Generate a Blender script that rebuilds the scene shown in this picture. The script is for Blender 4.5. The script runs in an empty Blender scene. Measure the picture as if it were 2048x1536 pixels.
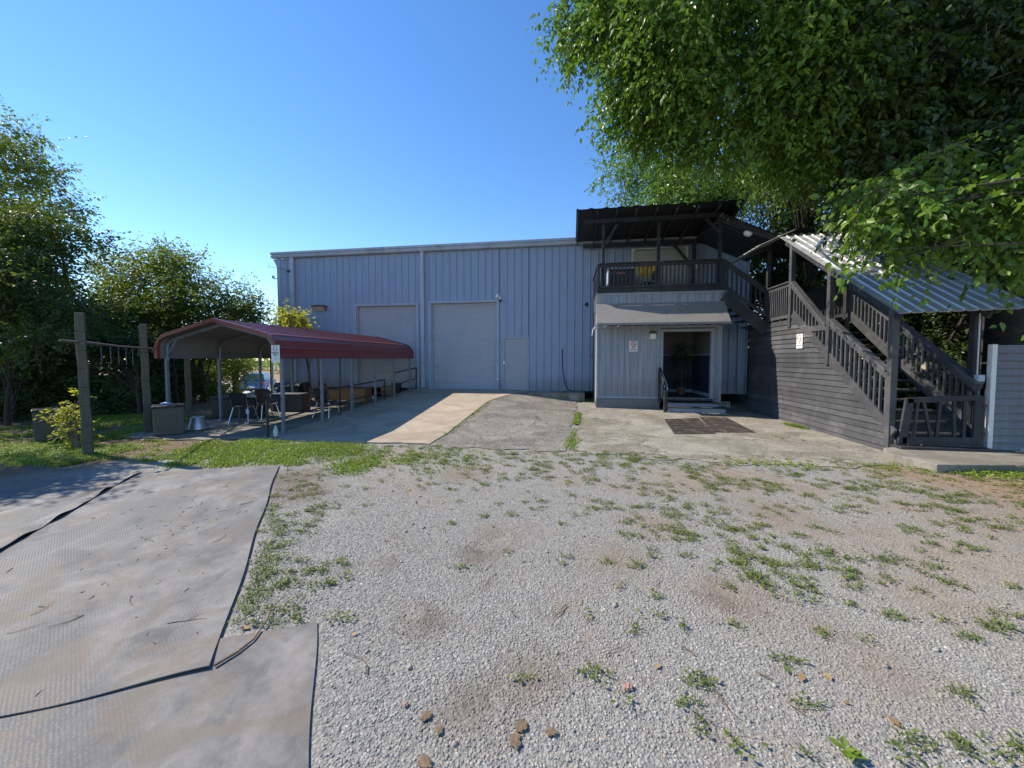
import bpy, math, random
import numpy as np
from mathutils import Vector, Matrix

random.seed(7)
RNG = np.random.default_rng(11)
scn = bpy.context.scene
COL = scn.collection
PI = math.pi
R = math.radians

# ------------------------------------------------------------------ camera
CAM_H = 1.75
FPX = 750.0            # focal length in px of the 2048 wide photograph
YAW = math.atan(118 / 750.0)
PITCH = R(2.5)
PPY = 717 + FPX * math.tan(PITCH)      # row of the principal point

cam_d = bpy.data.cameras.new('camera')
cam = bpy.data.objects.new('camera', cam_d)
COL.objects.link(cam)
cam.location = (0, 0, CAM_H)
cam.rotation_euler = (PI / 2 - PITCH, 0, YAW)
cam_d.sensor_width = 36
cam_d.lens = 36 * FPX / 2048
cam_d.shift_y = -(768 - PPY) / 2048
cam_d.clip_start = 0.05
cam_d.clip_end = 2000
scn.camera = cam


def at(px, py, Z):
    """world point seen at a pixel of the photograph, Z metres in front of the lens"""
    x = (px - 1024) / FPX * Z
    d = (py - PPY) / FPX * Z
    f = Z * math.cos(PITCH) - d * math.sin(PITCH)
    dn = d * math.cos(PITCH) + Z * math.sin(PITCH)
    return (x * math.cos(YAW) - f * math.sin(YAW), x * math.sin(YAW) + f * math.cos(YAW), CAM_H - dn)


# ------------------------------------------------------------------ object helpers
def tag(o, label=None, cat=None, group=None, kind=None):
    if label: o['label'] = label
    if cat: o['category'] = cat
    if group: o['group'] = group
    if kind: o['kind'] = kind
    return o


def empty(name, loc=(0, 0, 0), rz=0, label=None, cat=None, group=None):
    o = bpy.data.objects.new(name, None)
    COL.objects.link(o)
    o.location = loc
    o.rotation_euler = (0, 0, rz)
    o.empty_display_size = 0.2
    return tag(o, label, cat, group)


def np_mesh(name, V, F, mat, parent=None, smooth=False):
    """V (n,3) array, F (m,k) int array of equal-sized faces"""
    V = np.asarray(V, dtype=np.float32)
    F = np.asarray(F, dtype=np.int32)
    me = bpy.data.meshes.new(name)
    m, k = F.shape
    me.vertices.add(len(V))
    me.vertices.foreach_set('co', V.ravel())
    me.loops.add(m * k)
    me.loops.foreach_set('vertex_index', F.ravel())
    me.polygons.add(m)
    me.polygons.foreach_set('loop_start', np.arange(0, m * k, k, dtype=np.int32))
    me.polygons.foreach_set('loop_total', np.full(m, k, dtype=np.int32))
    me.polygons.foreach_set('use_smooth', np.full(m, smooth, dtype=bool))
    me.update(calc_edges=True)
    if mat: me.materials.append(mat)
    o = bpy.data.objects.new(name, me)
    COL.objects.link(o)
    if parent: o.parent = parent
    return o


class MB:
    def __init__(s):
        s.v = []
        s.f = []

    def face(s, pts):
        n = len(s.v)
        s.v += [tuple(p) for p in pts]
        s.f.append(tuple(range(n, n + len(pts))))
        return s

    def hexa(s, p):
        """8 points: bottom ring 0-3, top ring 4-7"""
        n = len(s.v)
        s.v += [tuple(q) for q in p]
        for q in ((3, 2, 1, 0), (4, 5, 6, 7), (0, 1, 5, 4), (1, 2, 6, 5), (2, 3, 7, 6), (3, 0, 4, 7)):
            s.f.append(tuple(n + i for i in q))
        return s

    def box(s, x0, x1, y0, y1, z0, z1):
        return s.hexa([(x0, y0, z0), (x1, y0, z0), (x1, y1, z0), (x0, y1, z0), (x0, y0, z1), (x1, y0, z1), (x1, y1, z1), (x0, y1, z1)])

    def bar(s, p, q, w, h, up=(0, 0, 1)):
        """rectangular bar from p to q; w across, h along up"""
        p = Vector(p); q = Vector(q)
        d = (q - p).normalized()
        u = Vector(up)
        if abs(d.dot(u)) > .98: u = Vector((0, 1, 0))
        a = d.cross(u).normalized() * (w / 2)
        b = a.cross(d).normalized() * (h / 2)
        return s.hexa([p - a - b, p + a - b, q + a - b, q - a - b, p - a + b, p + a + b, q + a + b, q - a + b])

    def tube(s, pts, r, n=8, cap=True):
        pts = [Vector(p) for p in pts]
        rs = r if isinstance(r, (list, tuple)) else [r] * len(pts)
        base = len(s.v)
        prev = None
        for i, p in enumerate(pts):
            d = (pts[min(i + 1, len(pts) - 1)] - pts[max(i - 1, 0)]).normalized()
            if prev is None:
                a = d.orthogonal().normalized()
            else:
                a = (prev - d * prev.dot(d))
                a = a.normalized() if a.length > 1e-5 else d.orthogonal().normalized()
            prev = a
            b = d.cross(a)
            for k in range(n):
                t = 2 * PI * k / n
                s.v.append(tuple(p + (a * math.cos(t) + b * math.sin(t)) * rs[i]))
        for i in range(len(pts) - 1):
            for k in range(n):
                k2 = (k + 1) % n
                s.f.append((base + i * n + k, base + i * n + k2, base + (i + 1) * n + k2, base + (i + 1) * n + k))
        if cap:
            s.f.append(tuple(base + k for k in range(n))[::-1])
            e = base + (len(pts) - 1) * n
            s.f.append(tuple(e + k for k in range(n)))
        return s

    def lathe(s, prof, c=(0, 0, 0), n=20):
        base = len(s.v)
        for r, z in prof:
            for k in range(n):
                t = 2 * PI * k / n
                s.v.append((c[0] + r * math.cos(t), c[1] + r * math.sin(t), c[2] + z))
        for i in range(len(prof) - 1):
            for k in range(n):
                k2 = (k + 1) % n
                s.f.append((base + i * n + k, base + i * n + k2, base + (i + 1) * n + k2, base + (i + 1) * n + k))
        s.f.append(tuple(base + k for k in range(n))[::-1])
        e = base + (len(prof) - 1) * n
        s.f.append(tuple(e + k for k in range(n)))
        return s

    def prism(s, poly, d):
        """poly: 3-D points, d: extrusion vector"""
        n = len(s.v); k = len(poly)
        d = Vector(d)
        s.v += [tuple(p) for p in poly] + [tuple(Vector(p) + d) for p in poly]
        s.f.append(tuple(range(n, n + k))[::-1])
        s.f.append(tuple(range(n + k, n + 2 * k)))
        for i in range(k):
            j = (i + 1) % k
            s.f.append((n + i, n + j, n + k + j, n + k + i))
        return s

    def build(s, name, mat, parent=None, bevel=0, smooth=False, loc=None, rz=0):
        me = bpy.data.meshes.new(name)
        me.from_pydata(s.v, [], s.f)
        me.update()
        if mat: me.materials.append(mat)
        o = bpy.data.objects.new(name, me)
        COL.objects.link(o)
        if parent: o.parent = parent
        if loc: o.location = loc
        if rz: o.rotation_euler.z = rz
        import bmesh
        bm = bmesh.new(); bm.from_mesh(me)
        bmesh.ops.recalc_face_normals(bm, faces=bm.faces)
        bm.to_mesh(me); bm.free()
        if smooth:
            me.polygons.foreach_set('use_smooth', [True] * len(me.polygons))
            try: me.set_sharp_from_angle(angle=R(40))
            except Exception: pass
        if bevel:
            b = o.modifiers.new('bevel', 'BEVEL')
            b.width = bevel; b.segments = 2; b.limit_method = 'ANGLE'; b.angle_limit = R(35)
        return o


def copy_tree(o, parent=None):
    c = o.copy()
    COL.objects.link(c)
    if parent: c.parent = parent
    for ch in [x for x in scn.objects if x.parent == o]:
        copy_tree(ch, c)
    return c


def text(body, size, mat, parent, loc, rot, name='lettering', ext=.001, sx=1.0):
    cu = bpy.data.curves.new(name, 'FONT')
    cu.body = body; cu.size = size; cu.extrude = ext; cu.offset = size * .012
    cu.align_x = 'CENTER'; cu.align_y = 'CENTER'
    cu.materials.append(mat)
    tmp = bpy.data.objects.new(name, cu)
    COL.objects.link(tmp)
    dg = bpy.context.evaluated_depsgraph_get()
    me = bpy.data.meshes.new_from_object(tmp.evaluated_get(dg))
    bpy.data.objects.remove(tmp); bpy.data.curves.remove(cu)
    me.name = name
    o = bpy.data.objects.new(name, me)
    COL.objects.link(o)
    o.parent = parent
    o.location = loc; o.rotation_euler = rot; o.scale = (sx, 1, 1)
    return o


def sstep(a, b, x):
    t = np.clip((x - a) / (b - a), 0, 1)
    return t * t * (3 - 2 * t)


def ground_z(x, y):
    x = np.asarray(x, float); y = np.asarray(y, float)
    tr = np.clip((y - 8.3) / 7.0, 0, 1)
    wx = sstep(-8.3, -6.9, x)
    wx = wx * (1 - .7 * sstep(-2.2, .6, x)) * (1 - .8 * sstep(4.8, 5.8, x))
    z = .43 * tr * wx
    back = sstep(13.5, 17.5, y) * (1 - sstep(-13.6, -12.7, x))
    back = np.maximum(back, sstep(22, 30, y))
    return z * (1 - back) - .8 * back


def gz(x, y): return float(ground_z(x, y))


# ------------------------------------------------------------------ materials
def new_mat(name):
    m = bpy.data.materials.new(name)
    m.use_nodes = True
    nt = m.node_tree
    b = nt.nodes['Principled BSDF']
    return m, nt, b


class N:
    """tiny node-graph helper"""
    def __init__(s, nt): s.nt = nt

    def add(s, t, **kw):
        n = s.nt.nodes.new(t)
        for k, v in kw.items(): setattr(n, k, v)
        return n

    def link(s, a, b): s.nt.links.new(a, b)

    def coord(s, scale=(1, 1, 1), rot=(0, 0, 0)):
        tc = s.add('ShaderNodeTexCoord'); mp = s.add('ShaderNodeMapping')
        mp.inputs['Scale'].default_value = scale
        mp.inputs['Rotation'].default_value = rot
        s.link(tc.outputs['Object'], mp.inputs['Vector'])
        return mp.outputs[0]

    def noise(s, vec, scale, detail=6, rough=.6, dist=0):
        n = s.add('ShaderNodeTexNoise')
        n.inputs['Scale'].default_value = scale
        n.inputs['Detail'].default_value = detail
        n.inputs['Roughness'].default_value = rough
        n.inputs['Distortion'].default_value = dist
        s.link(vec, n.inputs['Vector'])
        return n.outputs['Fac']

    def cn(s, vec, scale, detail=6, rough=.6, dist=0, lo=.38, hi=.62):
        return s.ramp(s.noise(vec, scale, detail, rough, dist), [(lo, 0.0), (hi, 1.0)])

    def ramp(s, fac, stops):
        r = s.add('ShaderNodeValToRGB')
        el = r.color_ramp.elements
        while len(el) < len(stops): el.new(.5)
        for e, (p, c) in zip(el, stops):
            e.position = p
            e.color = (c, c, c, 1) if not isinstance(c, tuple) else (*c, 1)
        s.link(fac, r.inputs['Fac'])
        return r.outputs['Color']

    def mix(s, fac, a, b, mode='MIX'):
        m = s.add('ShaderNodeMix', data_type='RGBA', blend_type=mode)
        for k, v in ((0, fac), (6, a), (7, b)):
            if isinstance(v, (int, float)): m.inputs[k].default_value = v
            elif isinstance(v, tuple): m.inputs[k].default_value = (*v, 1)
            else: s.link(v, m.inputs[k])
        return m.outputs[2]

    def math(s, op, a, b=0.0):
        m = s.add('ShaderNodeMath', operation=op)
        for k, v in ((0, a), (1, b)):
            if isinstance(v, (int, float)): m.inputs[k].default_value = v
            else: s.link(v, m.inputs[k])
        return m.outputs[0]

    def bump(s, h, strength, dist, normal=None):
        b = s.add('ShaderNodeBump')
        b.inputs['Strength'].default_value = strength
        b.inputs['Distance'].default_value = dist
        s.link(h, b.inputs['Height'])
        if normal is not None: s.link(normal, b.inputs['Normal'])
        return b.outputs[0]


def M(name, col, rough=.6, var=.2, scale=3, dirt=None, dirt_amt=.45, dirt_scale=1.2, bump=.0, bscale=60, stretch=(1, 1, 1), metallic=0, spec=.4, rvar=.1, island=0, peel=None):
    m, nt, b = new_mat(name)
    g = N(nt)
    v = g.coord(stretch)
    n1 = g.noise(v, scale, 8, .65)
    lo = tuple(c * (1 - var) for c in col); hi = tuple(min(1, c * (1 + var)) for c in col)
    c = g.ramp(n1, [(.3, lo), (.7, hi)])
    if dirt:
        n2 = g.noise(v, dirt_scale, 9, .7, .6)
        f = g.ramp(n2, [(.62 - dirt_amt * .35, 0.0), (.78 - dirt_amt * .2, 1.0)])
        c = g.mix(f, c, dirt)
    if island:      # every board has its own tone
        geo = g.add('ShaderNodeNewGeometry')
        k_ = g.ramp(geo.outputs['Random Per Island'], [(0, 1 - island), (1, 1 + island)])
        c = g.mix(1.0, c, k_, 'MULTIPLY')
    if peel:        # worn patches where the paint has gone
        c = g.mix(g.ramp(g.noise(g.coord((1, 1, 1)), 9, 9, .75, .4), [(.62, 0.0), (.66, .7)]), c, peel)
    nt.links.new(c, b.inputs['Base Color'])
    r = g.ramp(n1, [(.2, max(0, rough - rvar)), (.8, min(1, rough + rvar))])
    nt.links.new(r, b.inputs['Roughness'])
    b.inputs['Metallic'].default_value = metallic
    b.inputs['Specular IOR Level'].default_value = spec
    if bump:
        nb = g.noise(v, bscale, 6, .7)
        nt.links.new(g.bump(nb, bump, .01), b.inputs['Normal'])
    return m


def leaf_mat(name, cols, trans=.45, rough=.45, tcol=None):
    m, nt, b = new_mat(name)
    g = N(nt)
    geo = g.add('ShaderNodeNewGeometry')
    rnd = geo.outputs['Random Per Island']
    k = len(cols)
    c = g.ramp(rnd, [(i / max(1, k - 1), cc) for i, cc in enumerate(cols)])
    # big light and dark patches through the crown, as leaf age and species vary
    n = g.noise(g.coord(), .9, 3)
    c = g.mix(g.ramp(n, [(.35, 0.0), (.65, .45)]), c, tuple(x * 1.35 for x in cols[-1]))
    nt.links.new(c, b.inputs['Base Color'])
    b.inputs['Roughness'].default_value = rough
    b.inputs['Specular IOR Level'].default_value = .5
    tr = g.add('ShaderNodeBsdfTranslucent')
    t = g.mix(.65, c, tcol or (.26, .36, .015))
    nt.links.new(t, tr.inputs['Color'])
    mx = g.add('ShaderNodeMixShader')
    mx.inputs[0].default_value = trans
    nt.links.new(b.outputs[0], mx.inputs[1]); nt.links.new(tr.outputs[0], mx.inputs[2])
    out = nt.nodes['Material Output']
    nt.links.new(mx.outputs[0], out.inputs['Surface'])
    return m


# bare earth where wheels and feet have worn the gravel away: x, y, radius, darkness
SPOTS = [(-.2, 2.0, .24, .6), (-.84, 3.2, .22, 1), (-4.0, 4.85, .75, 1), (-3.4, 4.3, .45, .9), (3.4, 3.75, .95, 0), (2.6, 3.1, .5, .1), (1.75, 2.35, .36, .2), (1.2, 2.9, .4, .2), (1.6, 5.6, .8, .1), (.4, 3.3, .4, .3),
         (4.6, 4.6, 1.1, .2), (-.5, 1.75, .2, .7), (.9, 4.1, .45, .2), (-1.6, 5.4, .5, .5), (2.3, 4.6, .6, .3), (-.95, 2.3, .2, .8), (5.8, 5.6, 1.0, .5)]


def gravel_mat():
    m, nt, b = new_mat('gravel_ground')
    g = N(nt)
    v = g.coord()
    vo = g.add('ShaderNodeTexVoronoi'); vo.inputs['Scale'].default_value = 62
    nt.links.new(v, vo.inputs['Vector'])
    sep = g.add('ShaderNodeSeparateColor'); nt.links.new(vo.outputs['Color'], sep.inputs[0])
    st = g.ramp(sep.outputs[0], [(0, (0.201, 0.195, 0.175)), (.5, (0.286, 0.278, 0.25)), (1, (0.384, 0.373, 0.332))])
    fine = g.noise(v, 160, 4)
    st = g.mix(g.ramp(fine, [(.35, .0), (.75, .35)]), st, (.14, .135, .13))
    edge = g.ramp(vo.outputs['Distance'], [(.4, 0.0), (.8, .55)])
    st = g.mix(edge, st, (.17, .16, .15))
    # bare earth showing through
    n1 = g.noise(v, .55, 9, .68, .4)
    n3 = g.noise(v, 6, 6, .7)
    dm = g.math('ADD', g.math('MULTIPLY', n1, .8), g.math('MULTIPLY', n3, .2))
    dirt = g.mix(g.cn(v, 7, 8, .7), (.17, .13, .095), (.31, .255, .195))
    f = g.ramp(dm, [(.515, 0.0), (.60, .85)])
    c = g.mix(f, st, dirt)
    wv = g.mix(.6, v, g.noise(v, 4.5, 9, .75), 'ADD')
    for (px_, py_, r_, dk_) in SPOTS:
        vd = g.add('ShaderNodeVectorMath', operation='DISTANCE'); nt.links.new(wv, vd.inputs[0]); vd.inputs[1].default_value = (px_ + .30, py_ + .30, .30)
        fs = g.ramp(g.math('MULTIPLY', vd.outputs['Value'], .5 / r_), [(.1, .7), (.52, 0.0)])
        tone = tuple(a * (1 - dk_) + b_ * dk_ for a, b_ in zip((.33, .27, .205), (.13, .092, .066)))
        c = g.mix(fs, c, g.mix(g.cn(v, 11, 7, .7), tone, tuple(t * .62 for t in tone)))
    # dark leaf mould
    n2 = g.noise(v, 1.1, 9, .7, .8)
    f2 = g.ramp(n2, [(.58, 0.0), (.68, .65)])
    c = g.mix(f2, c, (.12, .085, .06))
    # soil zones: left bank under the trees, right bank beside the slab, and everything far off
    sx = g.add('ShaderNodeSeparateXYZ'); nt.links.new(v, sx.inputs[0])
    wob = g.math('MULTIPLY', g.noise(v, 1.3, 6), 2.2)
    lx = g.math('ADD', g.math('ADD', sx.outputs[0], g.math('MULTIPLY', sx.outputs[1], -.55)), wob)
    f3 = g.ramp(g.math('MULTIPLY', g.math('ADD', lx, 12.0), .25), [(.55, 1.0), (.85, 0.0)])
    soil = g.mix(g.noise(v, 5, 8, .7), (.085, .06, .04), (.21, .15, .10))
    c = g.mix(f3, c, soil)
    rx = g.math('ADD', g.math('ADD', sx.outputs[0], g.math('MULTIPLY', sx.outputs[1], .35)), wob)
    f4 = g.ramp(g.math('MULTIPLY', g.math('SUBTRACT', rx, 6.9), .35), [(.2, 0.0), (.6, .9)])
    c = g.mix(f4, c, g.mix(g.noise(v, 7, 8, .7), (.17, .115, .07), (.33, .25, .16)))
    fy = g.ramp(g.math('MULTIPLY', sx.outputs[1], .02), [(.32, 0.0), (.36, 1.0)])
    c = g.mix(fy, c, g.mix(g.noise(v, .4, 6), (.10, .12, .035), (.16, .17, .05)))
    nt.links.new(c, b.inputs['Base Color'])
    b.inputs['Roughness'].default_value = .9
    b.inputs['Specular IOR Level'].default_value = .2
    h = g.math('SUBTRACT', 1.0, vo.outputs['Distance'])
    h = g.math('MULTIPLY', h, g.math('SUBTRACT', 1.0, g.math('MULTIPLY', f, .7)))
    nt.links.new(g.bump(h, .7, .009), b.inputs['Normal'])
    return m


def concrete_mat(name, c0, c1, stain, crack=0, agg=0, stain_amt=.5, joint=None):
    m, nt, b = new_mat(name)
    g = N(nt)
    v = g.coord()
    c = g.mix(g.cn(v, 1.4, 11, .72), c0, c1)
    s1 = g.ramp(g.noise(v, .8, 11, .72, .8), [(.47, 0.0), (.58, stain_amt)])
    s2 = g.ramp(g.noise(v, 3.1, 10, .75, .5), [(.56, 0.0), (.68, stain_amt * .8)])
    c = g.mix(s1, c, stain)
    c = g.mix(s2, c, tuple(x * .6 for x in c0))
    fine = g.noise(v, 90, 5, .7)
    c = g.mix(g.ramp(fine, [(.4, 0.0), (.7, .35)]), c, tuple(x * .45 for x in c0))
    hgt = fine
    if agg:
        vo = g.add('ShaderNodeTexVoronoi'); vo.inputs['Scale'].default_value = 38
        nt.links.new(v, vo.inputs['Vector'])
        sep = g.add('ShaderNodeSeparateColor'); nt.links.new(vo.outputs['Color'], sep.inputs[0])
        c = g.mix(agg, c, g.ramp(sep.outputs[0], [(0, tuple(x * .35 for x in c0)), (1, tuple(min(1, x * 1.5) for x in c1))]))
        hgt = g.math('ADD', g.math('MULTIPLY', vo.outputs['Distance'], -1.2), fine)
    if crack:
        vc = g.add('ShaderNodeTexVoronoi', feature='DISTANCE_TO_EDGE'); vc.inputs['Scale'].default_value = .42
        nn = g.add('ShaderNodeTexNoise'); nn.inputs['Scale'].default_value = 1.6; nn.inputs['Detail'].default_value = 9; nn.inputs['Roughness'].default_value = .72
        nt.links.new(v, nn.inputs['Vector'])
        wv = g.mix(.9, v, nn.outputs['Color'], 'ADD')
        nt.links.new(wv, vc.inputs['Vector'])
        cr = g.ramp(vc.outputs['Distance'], [(.002, 1.0), (.009, 0.0)])
        gap = g.ramp(g.noise(v, .7, 4), [(.45, 0.0), (.55, 1.0)])
        c = g.mix(g.math('MULTIPLY', g.math('MULTIPLY', cr, gap), crack), c, (.05, .045, .04))
    if joint:
        sx = g.add('ShaderNodeSeparateXYZ'); nt.links.new(v, sx.inputs[0])
        wv = g.math('ABSOLUTE', g.math('SUBTRACT', g.math('FRACT', g.math('MULTIPLY', sx.outputs[1], 1 / joint)), .5))
        jf = g.ramp(wv, [(.002, 1.0), (.006, 0.0)])
        c = g.mix(g.math('MULTIPLY', jf, .6), c, (.07, .06, .05))
    nt.links.new(c, b.inputs['Base Color'])
    b.inputs['Roughness'].default_value = .85
    b.inputs['Specular IOR Level'].default_value = .25
    nt.links.new(g.bump(hgt, .8 if agg else .3, .012), b.inputs['Normal'])
    return m


def rubber_mat():
    m, nt, b = new_mat('embossed_rubber')
    g = N(nt)
    v = g.coord(rot=(0, 0, .55))
    vo = g.add('ShaderNodeTexVoronoi'); vo.inputs['Scale'].default_value = 58
    vo.inputs['Randomness'].default_value = .3
    nt.links.new(v, vo.inputs['Vector'])
    dots = g.ramp(vo.outputs['Distance'], [(.25, 1.0), (.5, 0.0)])
    base = g.mix(dots, (.105, .108, .11), (.19, .192, .192))
    dust = g.mix(g.cn(v, 2.2, 10, .72), (.135, .131, .125), (.265, .25, .225))
    dust = g.mix(g.math('MULTIPLY', dots, .12), dust, (.30, .29, .27))
    n = g.noise(v, .62, 11, .66, .6)
    f = g.ramp(g.math('ADD', g.math('MULTIPLY', n, .8), g.math('MULTIPLY', g.noise(v, 7, 8, .7), .2)), [(.45, .05), (.54, .9)])
    c = g.mix(f, base, dust)
    # dried mud, rain-washed pale patches, bluish bare rubber, specks
    f2 = g.ramp(g.noise(g.coord((1, 1, 1), (0, 0, .3)), 1.5, 11, .72, 1.2), [(.50, 0.0), (.62, .62)])
    c = g.mix(f2, c, (.185, .15, .11))
    f5 = g.ramp(g.noise(g.coord((1.3, .5, 1), (0, 0, -.6)), 1.1, 9, .7, .8), [(.53, 0.0), (.64, .6)])
    c = g.mix(f5, c, (.27, .268, .262))
    f4 = g.ramp(g.noise(v, 1.9, 8, .7, .5), [(.55, 0.0), (.64, .6)])
    c = g.mix(f4, c, (.095, .102, .11))
    f3 = g.ramp(g.noise(v, 26, 5, .7), [(.70, 0.0), (.75, .6)])
    c = g.mix(f3, c, (.42, .40, .36))
    f6 = g.ramp(g.noise(v, 34, 5, .75), [(.70, 0.0), (.74, .6)])
    c = g.mix(f6, c, (.09, .06, .04))
    nt.links.new(c, b.inputs['Base Color'])
    b.inputs['Specular IOR Level'].default_value = .25
    nt.links.new(g.ramp(f, [(0, .6), (1, .85)]), b.inputs['Roughness'])
    h = g.math('MULTIPLY', dots, g.math('SUBTRACT', 1.0, g.math('MULTIPLY', f, .75)))
    nt.links.new(g.bump(h, .32, .003), b.inputs['Normal'])
    return m


def streak_paint(name, col, streak, amt=.5, rough=.55, grime=None):
    """painted siding with vertical runs of dirt and fading"""
    m, nt, b = new_mat(name)
    g = N(nt)
    v = g.coord((6, 6, .35))
    n = g.noise(v, 2.2, 9, .7)
    c = g.mix(g.ramp(n, [(.45, 0.0), (.60, amt)]), col, streak)
    if grime:
        sx = g.add('ShaderNodeSeparateXYZ'); nt.links.new(g.coord(), sx.inputs[0])
        hh = g.math('SUBTRACT', sx.outputs[2], g.math('MULTIPLY', g.noise(g.coord((5, 5, .8)), 1.0, 8, .75), 1.5))
        c = g.mix(g.ramp(hh, [(.0, .55), (.35, 0.0)]), c, grime)
        c = g.mix(g.ramp(g.noise(g.coord((9, 9, .5)), 1.1, 9, .75), [(.56, 0.0), (.68, .35)]), c, tuple(x * .62 for x in col))
    n2 = g.noise(g.coord(), .6, 6)
    c = g.mix(g.ramp(n2, [(.35, .25), (.65, 0.0)]), c, tuple(x * .82 for x in col))
    nt.links.new(c, b.inputs['Base Color'])
    b.inputs['Roughness'].default_value = rough
    b.inputs['Specular IOR Level'].default_value = .35
    nt.links.new(g.bump(g.noise(g.coord(), 5, 4), .12, .02), b.inputs['Normal'])
    return m


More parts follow.
